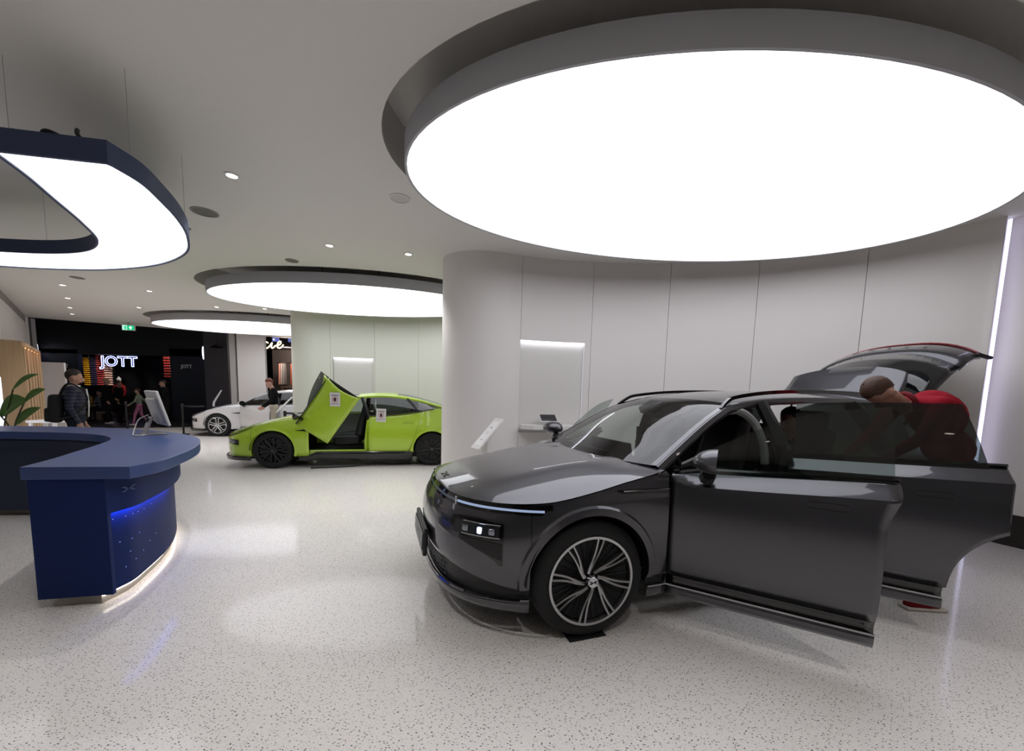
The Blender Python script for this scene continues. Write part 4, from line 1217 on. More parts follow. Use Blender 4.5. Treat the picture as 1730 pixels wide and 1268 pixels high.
    # front doors
    def fdoor(sg, pose):
        org = Vector((.65, sg * .915, .32))
        def xa(z): return .645
        tl = [sg * T(.642 + (1.725 - .642) * i / 18) for i in range(19)]
        d_ = grid('front_door', sh.patch(tl, .32, lambda t: sh.zt(t) - .012, 10), P, car, flip=sg > 0, thick=.04)
        rel(d_, org)
        def ch(o): o.data.transform(Matrix.Translation(-org)); return o
        tube('belt_trim', [sh.side(t, sh.zt(t) - .006, .006) - org for t in tl], .012, M_GLOSSBLK, d_, seg=6)
        ch(grid('door_glass', side_glass(sh, .72, 1.74, SG, sg, ztop=.035 if pose is None or len(pose) != 4 else .2), SG if pose is None else PV, d_))
        if len(pose or ()) == 4:
            for v in d_.data.vertices:
                w_ = max(0, min(1, (v.co.x - .75) / .33)); v.co.x -= .07 * w_ * math.sin(math.pi * max(0, min(1, v.co.z / .70))); v.co.z += .09 * w_ * w_ * max(0, v.co.z / .70) ** 2
        ch(grid('door_card', sh.patch(tl, .34, lambda t: sh.zt(t) - .03, 6, -.055), mat('trim_white', '#c9c9c6', .6) if (sg > 0 and far_trim) else M_CABIN, d_))
        if pose is None:
            hA, hB = sg * T(1.38), sg * T(1.58)
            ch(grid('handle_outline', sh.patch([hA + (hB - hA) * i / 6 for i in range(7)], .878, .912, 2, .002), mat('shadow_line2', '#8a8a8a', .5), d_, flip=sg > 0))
        R = []
        c = Vector((.80, sg * .985, 1.06))
        nu, nv = 12, 7
        for i in range(nv + 1):
            ph = math.pi / 2 * i / nv
            R.append([(c.x + .04 - .125 * math.sin(ph), c.y + .115 * math.cos(ph) * math.cos(2 * math.pi * k / nu), c.z + .07 * math.cos(ph) * math.sin(2 * math.pi * k / nu)) for k in range(nu)])
        hs = ch(grid('mirror_housing', R, M_GLOSSBLK if raised else P, d_, closed=True))
        ch(pyd('mirror_glass', R[0], [tuple(range(nu))], M_GLOSSBLK, d_, smooth=False))
        ch(tube('mirror_foot', [(c.x - .02, sg * .85, c.z - .09), (c.x, sg * .94, c.z - .06)], [.035, .035], M_PLBLK, d_, seg=8))
        if pose:
            d_.location = Vector((pose[0], sg * pose[1], pose[2])); d_.rotation_euler = (0, -pose[3], 0) if len(pose) == 4 else (0, 0, sg * pose[4])
        return d_
    if raised:
        nd = fdoor(-1, (.985, .955, .49, math.radians(56)))
        notice(nd, Matrix.Translation((.80, -.012, .36)) @ Matrix.Rotation(math.radians(56), 4, 'Y') @ frame((1, 0, 0), (0, 0, 1), (0, -1, 0)))
        for k in range(5):        # folded mirror shell seen from below: ribbed black fan
            pass
        t_ = -T(1.98); p0 = sh.side(t_, 1.03, .012)
        notice(car, Matrix.Translation(p0 + Vector((0, -.012, .02))) @ Matrix.Rotation(.03, 4, 'Y') @ frame((1, 0, 0), (0, .12, .99), (0, -.99, .12)))
        fdoor(1, None)
    else:
        fdoor(-1, (.62, .915, .32, 0, math.radians(24)))
        fdoor(1, None)
    # hood
    ths = [T(.53) * i / 36 for i in range(37)]
    zc = [(-.9, .65), (-.8, .70), (-.6, .78), (-.4, .845), (-.1, .92), (.2, .98), (.45, 1.005), (.6, 1.01)]
    rows = []
    for t in ths:
        e_ = sh.side(t, sh.zt(t) + .002)
        z0 = interp(zc, e_.x)
        rows.append([(e_.x - (.13 * (1 - (k / 10) ** 2) * max(0, (e_.x + .1) / .6) if e_.x > -.1 else 0), e_.y * k / 10, z0 + (e_.z - z0) * abs(k / 10) ** 2.6 + .018 * math.exp(-((abs(k / 10) - .6) / .12) ** 2) * max(0, min(1, (e_.x + .6) / .5))) for k in range(-10, 11)])
    grid('hood', rows, P, car, flip=True)
    def tg(p0, p1, qa, qb, n=20, m_=14, lift=0.0):
        return [[sh.top(p0 + (p1 - p0) * i / n, qa + (qb - qa) * k / m_) + Vector((0, 0, lift)) for k in range(m_ + 1)] for i in range(n + 1)]
    ws = grid('windscreen', tg(0, 40, -.95, .95), WS, car, flip=True)
    for sg in (-1, 1): grid('a_pillar', tg(0, 40, sg * .945, sg * 1.0, 20, 3, .003), P, car, flip=sg > 0)
    grid('roof', tg(40, 60, -1, 1, 12), P if raised else P, car, flip=True)
    grid('rear_glass', tg(60, 88, -.86, .86, 14), mat('rear_black', '#0b0c0d', .08, coat=.5), car, flip=True)
    for sg in (-1, 1): grid('roof_side', tg(60, 90, sg * .85, sg * 1.0, 14, 3, .002), P, car, flip=sg > 0)
    tlr = [T(3.45) + (sh.N - T(3.45)) * k / 14 for k in range(15)]
    L_ = [sh.side(-t, sh.zt(t)) for t in tlr]; R_ = [sh.side(t, sh.zt(t)) for t in tlr]
    grid('boot_lid', [[a.lerp(b, k / 10) + Vector((0, 0, .03 * math.sin(math.pi * k / 10))) for k in range(11)] for a, b in zip(L_, R_)], P, car, flip=True)
    box('underbody', -.6, 3.6, -.6, .6, .15, .26, M_BLACK, car)
    box('engine_bay', -.7, .42, -.5, .5, .24, .7, M_BLACK, car)
    wheel_wells(sh, car, .905, .14)
    for x in (0, 2.998):
        for sg in (-1, 1):
            wheel('front_wheel' if x == 0 else 'rear_wheel', car, x, sg * .80, .352, .255, .22, sg, spoke)
    cabin(car, sh, .3, .70, .45, 3.0, dashz=.9, wheelx=1.0)
    grid('head_lining', tg(38, 70, -.96, .96, 12, 8, -.04), mat('lining_dark', '#18181a', .8), car)
    return car
green = build_p7('lime_car', (-4.815, 8.295, 0), math.radians(14.7), '#b2d433', 'lime green sedan with one scissor door raised and paper notices on it', spokes_dark, True, True)
white = build_p7('white_car', (-9.42, 13.05, 0), math.radians(13.0), '#dcdcde', 'white sedan parked at the far end beside the dark shopfront', spokes_five, False, False)
# ================================================================== props in the showroom
def at(u, v, Y):
    """point seen at picture place (u, v) on the plane y = Y: used once to read off real places"""
    d = _rows @ Vector(((u - PX) / FPX, (v - PY) / FPX, 1.0))
    k = Y / d.y
    return Vector((d.x * k, Y, CAMH + d.z * k))
M_MDF = mat('white_lacquer', '#e4e2df', .35)
# wall shelf with tablet
sa = at_param(W1, sA + .3); sb = at_param(W1, sB - (sB - sA) * .085)
td = (sb - sa).normalized(); nd_ = Vector((td.y, -td.x)); nd_ = nd_ if nd_.y < 0 else -nd_
prism_pts = [sa + nd_ * .005, sa + nd_ * .14 + td * .0, sa + nd_ * .26 + td * .16, sb + nd_ * .26, sb + nd_ * .005]
shf = empty('wall_shelf', (sa.x, sa.y, 1.0), 0, 'white floating shelf with cut corner under the lit wall niche', 'shelf')
o = prism('shelf_board', [tuple(p) for p in prism_pts], 1.02, 1.085, M_MDF, shf, bevel=.004); o.location = -Vector(shf.location)
tc_ = sa.lerp(sb, .42) + nd_ * .13
tab = empty('tablet', (tc_.x, tc_.y, 1.085), math.atan2(td.y, td.x), 'dark tablet tilted on its stand on the white wall shelf', 'tablet')
rbox('stand', (0, .02, .045), (.06, .06, .09), mat('alu', '#b8b9bb', .3, metal=.9), tab, (0, 0, 0), .008)
rbox('slab', (0, 0, .105), (.27, .19, .012), mat('tablet_white', '#d8d8d8', .3), tab, (math.radians(32), 0, 0), .005)
rbox('display', (0, -.003, .112), (.245, .165, .008), mat('display_dark', '#1c1a22', .2), tab, (math.radians(32), 0, 0), .003)
# information stands: tall plate leaning back on a foot
def info_stand(loc, rz, label, h=1.16, w=.26, L=.56):
    e = empty('info_stand', loc, rz, label, 'info stand', 'white car information stands')
    c, s = math.cos(math.radians(47)), math.sin(math.radians(47))
    zb = h - L * s
    fr = frame((0, 1, 0), (c, 0, s), (-s, 0, c))
    pl = rbox('plate', (c * L / 2, 0, zb + L * s / 2), (w, L, .03), M_MDF, e, (0, 0, 0), .006)
    pl.matrix_local = Matrix.Translation((c * L / 2, 0, zb + L * s / 2)) @ fr
    pg = rbox('printed_card', (0, 0, .017), (w * .72, L * .78, .004), mat('card_white', '#f2f1f0', .5), pl, (0, 0, 0), .001)
    for k, (y, ww, hh) in enumerate(((.1, .035, .03), (.02, .05, .006), (-.01, .05, .006), (-.12, .03, .02))):
        rbox('print', (0, y, .0195), (ww * 1.6, hh, .001), mat('card_print', '#b9b6b6', .6), pl, (0, 0, 0), .0002)
    rbox('post', (c * L * .45, 0, (zb + .15) / 2), (.06, w * .7, zb + .15), M_MDF, e, (0, 0, 0), .006)
    rbox('foot', (c * L * .45, 0, .012), (.34, w * 1.3, .024), M_MDF, e, (0, 0, 0), .006)
info_stand((-.50, 5.3, 0), math.radians(30), 'white slanted information stand behind the hood of the grey car', h=1.19)
info_stand((-6.75, 11.15, 0), math.radians(30), 'white slanted information stand beside the black-clad person at the white car', h=1.3, L=.6)
# all-in-one computer seen from behind
ic = empty('desktop_computer', (-4.06, 4.43, CT), math.radians(143), 'white all-in-one computer seen from behind on the blue counter', 'computer')
M_ALU = mat('computer_white', '#d2d0cc', .35)
sc = rbox('screen_housing', (0, -.02, .30), (.52, .03, .40), M_ALU, ic, (math.radians(-14), 0, 0), .012)
rbox('back_bulge', (0, .028, -.02), (.34, .04, .28), M_ALU, sc, (0, 0, 0), .018)
rbox('front_glass', (0, -.017, .0), (.5, .004, .38), M_GLOSSBLK, sc, (0, 0, 0), .001)
rows = [[(-.09, .10, .004), (.09, .10, .004)], [(-.09, .09, .03), (.09, .09, .03)], [(-.085, .03, .20), (.085, .03, .20)]]
grid('stand_leg', rows, mat('stand_alu', '#9c9b9e', .3, metal=.6), ic, thick=.012, smooth=False)
rbox('stand_foot', (0, .02, .006), (.2, .2, .012), mat('stand_alu', '#9c9b9e', .3, metal=.6), ic, (0, 0, 0), .004)
tube('power_cable', spline([(.05, .05, .22), (.10, .12, .17), (.09, .16, .08), (.02, .19, .015), (-.08, .2, .008), (-.14, .13, .008), (-.05, .12, .008)], 6), .006, mat('cable_white', '#d8d6d0', .5), ic, seg=6)
rbox('plug', (.04, .055, .16), (.05, .03, .05), M_BLACK, ic, (0, 0, 0), .008)
# wooden display cabinet on the left wall
M_OAK = wood('oak', '#a98a68', '#c2a582')
cA, cB = Vector((-10.62, 8.55)), Vector((-13.35, 11.15))
cdir = (cB - cA).normalized(); cn = Vector((-cdir.y, cdir.x)); cn = cn if cn.x < 0 else -cn
cab = empty('display_cabinet', (cA.x, cA.y, 0), math.atan2(cdir.y, cdir.x), 'oak display cabinet with lit narrow slots along the left wall', 'cabinet')
L = (cB - cA).length
sgn_ = 1 if (Matrix.Rotation(math.atan2(cdir.y, cdir.x), 2) @ Vector((0, 1))).dot(cn) > 0 else -1
def cb(name, x0, x1, y0, y1, z0, z1, m, p=cab, **k): return box(name, x0, x1, min(sgn_ * y0, sgn_ * y1), max(sgn_ * y0, sgn_ * y1), z0, z1, m, p, **k)
cb('side_panel', 0, .05, 0, .75, 0, 2.42, M_OAK, bevel=.004)
cb('side_panel', L - .05, L, 0, .3, 0, 2.42, M_OAK, bevel=.004)
cb('top_panel', .05, L - .05, 0, .3, 2.34, 2.42, M_OAK)
cb('back_panel', .05, L - .05, .28, .3, 0, 2.34, mat('cabinet_back', '#6f5a43', .6))
cb('base_panel', .05, L - .05, 0.02, .28, 0, .45, M_OAK)
nb_ = 6
for k in range(nb_):
    xx = .05 + (L - .1) * (k + .5) / nb_
    cb('slat', xx - .14, xx + .14, .0, .26, .45, 2.3, M_OAK)
    cb('slot_light', xx + .15, xx + .28, .05, .25, 2.325, 2.338, emitter('slot_glow', '#ffb066', 5.0))
    for q, z in enumerate((.72, 1.05, 1.38, 1.7, 1.98)):
        if (q + k) % 3 != 0 and k < nb_ - 1:
            cb('display_item', xx + .17, xx + .27, .08, .22, z, z + .2, mat('item_dark', '#23211f', .5) if (q + k) % 2 else mat('item_grey', '#7d7a76', .5))
lw = box('led_panel', -.02, .02, -.2, .2, .3, 1.62, emitter('led_panel_white', '#f4f2ff', 1.5)); lw.location = (-9.78, 7.42, 0); lw.rotation_euler = (0, 0, .7)
tag(lw, 'slim glowing white panel at the left edge beside the oak cabinet', 'light panel')
pt_ = box('partition_board', -.3, .3, -.03, .03, 0, 2.15, mat('partition_white', '#c3bfbf', .6)); pt_.location = (at(93, 650, 11.9).x, 11.9, 0); pt_.rotation_euler = (0, 0, .15)
tag(pt_, 'plain white partition board standing behind the man with the backpack', 'board')
lt = empty('low_table', (at(84, 712, 8.1).x, 8.1, 0), .2, 'white low table top showing between cabinet and backpack', 'table')
rbox('table_top', (0, 0, .74), (.5, .4, .05), M_MDF, lt, (0, 0, 0), .01)
for a in (-.2, .2):
    for b in (-.15, .15): rbox('leg', (a, b, .36), (.05, .05, .72), M_MDF, lt, (0, 0, 0), .006)
# large-leaved plant
pb = at(20, 700, 6.6)
plant = empty('leafy_plant', (pb.x - .1, 6.6, 0), 0, 'green plant with large paddle leaves beside the oak cabinet', 'plant')
M_LEAF = mat('leaf_green', '#4f7a2f', .42, noise=.2, nscale=9)
M_STEM = mat('stem_dark', '#3d3a22', .6)
lathe('pot', [(0, .0), (.17, 0), (.2, .38), (.18, .38), (.17, .34), (0, .34)], mat('pot_white', '#c9c7c4', .5), plant, 28)
def leaf(base, tip, width, droop):
    b, t = Vector(base), Vector(tip)
    ax = (t - b); Ln = ax.length; ax.normalize()
    sd = ax.cross(Vector((.25, -1, .35))).normalized()
    nn = sd.cross(ax)
    rows = []
    for i in range(13):
        f = i / 12
        c = b.lerp(t, f) + Vector((0, 0, droop * math.sin(math.pi * f) * Ln))
        w = width * (math.sin(math.pi * f ** .8) ** .8 if 0 < f < 1 else .02)
        rows.append([c + sd * (w * q) + nn * (.18 * abs(q) * width) for q in (-1, -.5, 0, .5, 1)])
    return grid('leaf', rows, M_LEAF, plant, thick=.002)
def pl_(u, v, Y=6.6): return at(u, v, Y) - plant.location
for (u0, v0, u1, v1, w, dr, st) in ((22, 658, 66, 632, .045, .12, (8, 715)), (2, 703, 50, 676, .14, .18, (14, 718)), (42, 677, 78, 657, .06, .1, (26, 715)), (26, 718, 70, 688, .075, .1, (20, 730)), (-45, 690, -8, 650, .12, .1, (0, 725))):
    leaf(pl_(u0, v0), pl_(u1, v1), w, dr)
    s0 = pl_(*st)
    tube('stem', spline([(0, 0, .34), (s0.x * .8, 0, s0.z * .75), tuple(s0), tuple(pl_(u0, v0))], 5), .012, M_STEM, plant, seg=6)
# barrier posts with belts
def stanchion(loc, label, belt=None, bl=None):
    e = empty('barrier_post', loc, 0, label, 'barrier post', 'black barrier posts')
    lathe('base', [(0, .0), (.17, 0), (.17, .012), (.12, .03), (.03, .04)], M_BLACK, e, 28)
    lathe('pole', [(.028, .03), (.028, .93), (.0, .93)], M_BLACK, e, 16)
    lathe('head', [(.036, .86), (.038, .88), (.038, .96), (.03, .98), (0, .985)], mat('post_head', '#1f1f22', .4), e, 16)
    if belt:
        a = Vector((0, 0, .92)); b = Vector(belt) - Vector(loc)
        o = grid('belt', [[a + Vector((0, 0, -.025)), a.lerp(b, .5) + Vector((0, 0, -.045)), b + Vector((0, 0, -.025))], [a + Vector((0, 0, .025)), a.lerp(b, .5) + Vector((0, 0, .005)), b + Vector((0, 0, .025))]], mat('belt_dark', '#26242a', .7), e, thick=.002)
stanchion((at(308, 690, 12.4).x, 12.4, 0), 'black barrier post left of the white car nose', (at(345, 690, 12.3).x, 12.3, .93))
stanchion((at(213, 690, 13.2).x, 13.2, 0), 'black barrier post in front of the walking child')
stanchion((at(481, 690, 10.0).x, 10.0, 0), 'black barrier post behind the hood of the lime green car', (at(522, 685, 9.9).x, 9.9, .95))
# edge of the white car's raised far door, standing up behind its hood
_wi = (Matrix.Translation(white.location) @ Matrix.Rotation(white.rotation_euler.z, 4, 'Z')).inverted()
tube('far_door_edge', [_wi @ at(361, 686, 14.0), _wi @ at(361.5, 679, 14.0), _wi @ at(374, 659, 14.0)], [.035, .035, .02], mat('paint_white_car', '#dcdcde', .3), white, seg=6)
# cable under the lime green car
cbl = tube('floor_cable', spline([(-3.9, 7.5, .02), (-3.3, 7.75, .02), (-2.9, 8.0, .05), (-2.5, 8.1, .04), (-2.0, 8.3, .03)], 8), .018, M_BLACK, seg=6)
tag(cbl, 'black cable running under the lime green car', 'cable')
# black rubber pad under the grey car's front tyre
pd = box('tyre_pad', -.13, .13, -.06, .06, 0.0, .006, mat('rubber_pad', '#17171a', .7)); pd.location = (.50, 2.40, .0); pd.rotation_euler = (0, 0, .32)
tag(pd, 'flat black rubber pad under the front tyre of the grey car', 'pad')
# exit sign
ex = empty('exit_sign', (at(217, 547, 13.2).x, 13.2, 3.42), math.radians(12), 'green and white running-man exit sign hanging from the ceiling edge', 'exit sign')
rbox('sign_box', (0, 0, 0), (.36, .05, .18), mat('sign_shell', '#d5d5d3', .4), ex, (0, 0, 0), .006)
rbox('green_field', (.07, -.026, 0), (.19, .004, .15), emitter('exit_green', '#12a46a', 1.1), ex, (0, 0, 0), .001)
rbox('pictogram_field', (-.1, -.026, 0), (.13, .004, .15), emitter('exit_pale', '#9fe0c4', 1.0), ex, (0, 0, 0), .001)
rbox('door_symbol', (-.08, -.03, -.005), (.045, .003, .11), emitter('exit_green', '#12a46a', 1.1), ex, (0, 0, 0), .0005)
ar = pyd('arrow', [(-.05, -.03, .0), (0, -.03, .055), (.05, -.03, 0), (.018, -.03, 0), (.018, -.03, -.055), (-.018, -.03, -.055), (-.018, -.03, 0)], [(0, 1, 2, 3, 4, 5, 6)], emitter('exit_white', '#e9fff6', 1.2), ex, smooth=False); ar.location = (.07, 0, 0)
tube('hanger', [(0, 0, .09), (0, 0, .18)], .008, M_GREY, ex, seg=6)

# ================================================================== mall beyond the opening
M_NIGHT = mat('facade_black', '#08090c', .5)
M_NAVY = mat('facade_navy', '#171a2b', .5)
fm = pyd('floor_mall', [(-24, 13.6, .004), (-15.4, 13.0, .004), (-11.5, 15.2, .004), (-7.2, 17.6, .004), (-4, 17.6, .004), (-4, 24, .004), (-26, 24, .004)], [(0, 1, 2, 3, 4, 5, 6)], mat('mall_floor', '#2a2623', .35), smooth=False); tag(fm, kind='structure')
cm = pyd('ceiling_mall', [(-26, 12.5, 4.3), (-15.5, 12.75, 4.3), (-11.6, 15.0, 4.3), (-6.2, 18.0, 4.3), (-4, 18, 4.3), (-4, 24, 4.3), (-26, 24, 4.3)], [(0, 1, 2, 3, 4, 5, 6)], M_NIGHT, smooth=False); tag(cm, kind='structure')
YS = 18.0
def panel_at(name, u0, u1, v0, v1, Y, m, depth=.12, parent=None, z0=None):
    a = at(u0, v1, Y); b = at(u1, v0, Y)
    return box(name, a.x, b.x, Y, Y + depth, a.z if z0 is None else z0, b.z, m, parent)
ws_ = empty('wall_shopfront', (0, 0, 0)); tag(ws_, kind='structure')
panel_at('fascia', -60, 350, 480, 592, YS, M_NIGHT, .3, ws_)
panel_at('side_panel', 60, 130, 590, 730, YS, M_NAVY, .2, ws_, 0)
panel_at('side_panel', 294, 352, 590, 730, YS, M_NAVY, .2, ws_, 0)
panel_at('left_panel', -160, 60, 590, 730, YS, M_NIGHT, .2, ws_, 0)
box('back_wall', -23, -12.5, 22.0, 22.1, 0, 4.3, mat('shop_back', '#15161c', .7), ws_)
box('side_wall', -23, -22.9, 18.2, 22, 0, 4.3, M_NIGHT, ws_); box('side_wall', -14.0, -13.9, 18.2, 22, 0, 4.3, M_NIGHT, ws_)
box('end_wall', -26, -25.9, 12.5, 24, 0, 4.3, M_NIGHT, ws_); box('end_wall', -26, -4, 23.9, 24, 0, 4.3, M_NIGHT, ws_)
box('shop_ceiling', -22.9, -14, 18.2, 22, 3.25, 3.3, mat('shop_ceiling', '#3b3536', .7), ws_)
# neon sign and side lettering
sgp = at(201, 611, 19.2)
sign = empty('neon_sign', (sgp.x, sgp.y, sgp.z), 0, 'blue-white neon outline sign reading JOTT inside the shop', 'sign')
o = link('neon_lettering', text_mesh('JOTT', .80, 0, .013, off=.012), emitter('neon', '#b9c4ff', 3.0), sign, smooth=False); o.rotation_euler = (math.pi / 2, 0, 0); o.scale = (.98, .84, 1)
ix = link('sign_backing', text_mesh('JOTT', .80, .004), mat('neon_back', '#0e1650', .5, emit='#1c2a9a', strength=.25), sign, smooth=False); ix.rotation_euler = (math.pi / 2, 0, 0); ix.scale = (.98, .84, 1); ix.location = (0, .02, 0)
for (u, lab) in ((106, 'small grey JOTT lettering on the dark panel left of the shop entrance'), (315, 'small grey JOTT lettering on the dark panel right of the shop entrance')):
    p = at(u, 618 if u < 200 else 619, YS - .03)
    o = link('shop_lettering', text_mesh('JOTT', .22, .006), mat('letters_grey', '#a4a4a6', .5, emit='#a4a4a6', strength=.12), None, smooth=False)
    o.location = p; o.rotation_euler = (math.pi / 2, 0, 0); tag(o, lab, 'lettering')
for (u, v, ch, lab) in ((62, 592, 'J', 'glowing white projecting sign at the left end of the dark facade'), (345, 596, 'J', 'glowing white projecting sign at the right end of the dark facade')):
    p = at(u, v, YS - .35)
    e = empty('blade_sign', p, math.radians(-43 if u < 200 else -60), lab, 'sign')
    lathe('sign_disc', [(0, -.03), (.26, -.03), (.28, 0), (.26, .03), (0, .03)], M_NIGHT, e, 32, 'y')
    multi('neon_ring', [lathe_vf([(.26, -.035), (.285, -.035), (.285, .035), (.26, .035)], 40, 'y')], emitter('neon_white', '#e4e6ff', 2.2), e)
    o = link('letter', text_mesh(ch, .34, .01), emitter('neon_white', '#e4e6ff', 2.2), e, smooth=False); o.rotation_euler = (math.pi / 2, 0, 0); o.location = (0, -.04, 0)
# jacket displays: tightly racked rolled jackets, one block per colour
def jacket_rack(u0, u1, v0, v1, Y, col, cols, rows, label, nm):
    a = at(u0, v1, Y); b = at(u1, v0, Y); a.x = at(u0, 625, Y).x + .012; b.x = at(u1, 625, Y).x - .012
    e = empty('jacket_rack', ((a.x + b.x) / 2, Y, a.z), 0, label, 'jacket rack', 'racks of rolled jackets in the shop')
    w, h = (b.x - a.x), (b.z - a.z)
    box('rack_back', -w / 2, w / 2, .1, .14, 0, h, M_NIGHT, e)
    P = []
    for i in range(cols):
        for j in range(rows):
            cx = -w / 2 + w * (i + .5) / cols; cz = h * (j + .5) / rows
            P.append(ellipsoid_vf((cx, .02, cz), (w / cols * .40, .08, h / rows * .36), 6, 4))
    o = multi('rolled_jackets', P, mat(nm, col, .35), e); o['kind'] = 'stuff'
    box('rack_frame', -w / 2, w / 2, .14, .18, -.05, h + .05, M_NIGHT, e)
jacket_rack(139, 151, 603, 651, 19.6, '#d9a326', 4, 14, 'rack of mustard yellow rolled jackets at the left of the shop', 'jacket_yellow')
jacket_rack(152, 162, 603, 651, 19.6, '#3a3550', 4, 14, 'rack of dark plum rolled jackets next to the yellow ones', 'jacket_plum')
jacket_rack(163, 175, 599, 651, 19.6, '#b54a4a', 5, 14, 'rack of red rolled jackets under the neon J', 'jacket_red')
jacket_rack(176, 188, 616, 651, 19.6, '#e0b9a8', 5, 9, 'rack of pale pink rolled jackets under the neon O', 'jacket_pink')
jacket_rack(276, 291, 598, 638, 19.0, '#c2413c', 3, 9, 'rack of bright red rolled jackets at the right of the shop', 'jacket_red2')
def shop_spot(p, tgt, power, col, label):
    e = empty('shop_spotlight', p, 0, label, 'spotlight', 'shop spotlights')
    d = (Vector(tgt) - Vector(p)).normalized()
    rot = d.to_track_quat('-Z', 'Y')
    o = lathe('barrel', [(.03, .12), (.05, .1), (.055, -.02), (.05, -.02), (.04, .0), (0, .0)], M_BLACK, e, 14); o.rotation_euler = rot.to_euler()
    g_ = lathe('bulb', [(0, -.006), (.042, -.006)], emitter('spot_glow', '#fff2e2', 9.0), e, 14); g_.rotation_euler = rot.to_euler()
    tube('stem', [(0, 0, .1), (0, 0, .3)], .01, M_BLACK, e, seg=6)
    ld = bpy.data.lights.new('shop_beam', 'SPOT'); ld.energy = power; ld.spot_size = math.radians(70); ld.spot_blend = .6; ld.shadow_soft_size = .05; ld.color = col
    lo = bpy.data.objects.new('beam', ld); COL.objects.link(lo); lo.parent = e; lo.rotation_euler = rot.to_euler(); lo.location = d * .03
WARM = (1, .9, .8)
for (u, v, Y, tu, tv, tY, pw, lb) in ((180, 596, 18.4, 178, 640, 19.6, 190, 'bright shop spotlight above the neon letter O'), (220, 598, 18.4, 205, 640, 19.5, 90, 'shop spotlight above the neon letters TT'),
                              (243, 588, 18.3, 283, 615, 19.0, 60, 'shop spotlight right of the neon sign'), (288, 590, 18.3, 284, 620, 19.0, 80, 'shop spotlight above the bright red jackets'),
                              (148, 602, 18.5, 146, 640, 19.6, 45, 'dim shop spotlight above the yellow jackets'), (133, 584, 18.3, 150, 650, 19.6, 30, 'small shop spotlight at the left of the entrance')):
    shop_spot(at(u, v, Y), at(tu, tv, tY), pw * .45, WARM, lb)
# mannequin, bench
mq = empty('mannequin', (at(205, 700, 18.9).x, 18.9, 0), 0, 'mannequin in red jacket with white knit hat inside the shop', 'mannequin')
multi('torso', [ellipsoid_vf((0, 0, 1.35), (.2, .14, .3)), tube_vf([(-.2, 0, 1.5), (-.27, 0, 1.25), (-.24, -.05, 1.0)], [.06, .055, .04]), tube_vf([(.2, 0, 1.5), (.27, 0, 1.25), (.24, -.05, 1.0)], [.06, .055, .04])], mat('manq_red', '#b3262a', .4), mq)
multi('legs', [tube_vf([(s * .09, 0, 1.1), (s * .1, 0, .55), (s * .1, 0, .03)], [.09, .065, .045]) for s in (-1, 1)], M_NIGHT, mq)
multi('head', [ellipsoid_vf((0, 0, 1.72), (.075, .09, .11))], mat('manq_head', '#c9c2bd', .5), mq)
multi('hat', [ellipsoid_vf((0, 0, 1.79), (.085, .1, .08)), ellipsoid_vf((0, 0, 1.89), (.035, .035, .035))], mat('hat_white', '#e0dedc', .8), mq)
bn = empty('bench', (at(152, 700, 16.6).x, 16.6, 0), 0, 'pale wooden bench in front of the shop racks', 'bench')
rbox('seat_board', (0, 0, .33), (1.5, .5, .07), mat('bench_wood', '#8d7560', .5), bn, (0, 0, 0), .01)
rbox('front_board', (0, -.2, .16), (1.4, .04, .28), mat('bench_wood2', '#77614e', .5), bn, (0, 0, 0), .01)
for s in (-1, 1): rbox('leg', (s * .65, .1, .15), (.08, .3, .3), M_NIGHT, bn, (0, 0, 0), .01)
# right part: grey pillar with pendant lamp, narrow shop, white pier, fashion shop
pg_ = panel_at('pillar_grey', 351, 379, 480, 730, 16.9, mat('pillar_grey', '#4b4a50', .6), .9, None, 0); tag(pg_, 'tall dark grey pillar left of the white pier', 'pillar')
lp = empty('pendant_lamp', at(366, 586, 16.6), 0, 'dark dome pendant lamp hanging before the grey pillar', 'pendant lamp')
lathe('shade', [(.0, .13), (.04, .13), (.06, .08), (.17, .03), (.24, -.02), (.23, -.02), (.15, .02), (0, .06)], mat('shade_dark', '#222126', .4), lp, 28)
tube('cord', [(0, 0, .13), (0, 0, 4.28 - lp.location.z)], .008, M_BLACK, lp, seg=6)
ns = empty('narrow_shop', (at(387, 700, 18.4).x, 18.4, 0), 0, 'narrow dim shop slot between grey pillar and white pier', 'shop')
box('back_board', -.6, .6, .6, .65, 0, 4.2, mat('slot_brown', '#2a2220', .7), ns)
for k, (x, z, r) in enumerate(((.05, 2.62, .05), (-.02, 2.18, .04), (.12, 2.15, .04), (.02, 2.05, .03))):
    lathe('bulb', [(0, -r), (r * .8, -r * .5), (r, 0), (r * .8, r * .5), (0, r)], emitter('bulb_warm', '#ffe2b0', 4.0), ns, 12).location = (x, .3, z)
rbox('red_counter', (0, .1, .62), (.62, .5, 1.24), mat('counter_red', '#7c1a20', .4), ns, (0, 0, 0), .02)
rbox('blue_screen', (0, .3, 3.55), (.6, .04, .3), emitter('screen_blue', '#34406e', .8), ns, (0, 0, 0), .01)
wp_ = empty('white_pier', (at(425, 700, 14.7).x, 14.7, 0), 0, 'broad white pier with a dark joint behind the white car', 'pillar')
x0, x1 = at(402, 640, 14.7).x - wp_.location.x, at(449, 640, 14.7).x - wp_.location.x
box('pier_face', x0, x1, 0, .1, 0, CEIL - .004, M_WALL, wp_)
xp = at(391, 640, 14.7).x - wp_.location.x
box('door_jamb', xp, x0 - .05, -.05, .1, 0, CEIL - .004, mat('jamb_pale', '#b6b3b0', .5), wp_)
box('joint', x0 - .05, x0, .02, .1, 0, CEIL - .004, mat('joint_dark', '#2a2826', .6), wp_)
fs = empty('fashion_shop', (at(472, 700, 17.0).x, 17.0, 0), 0, 'lit clothes shop window right of the white pier', 'shop')
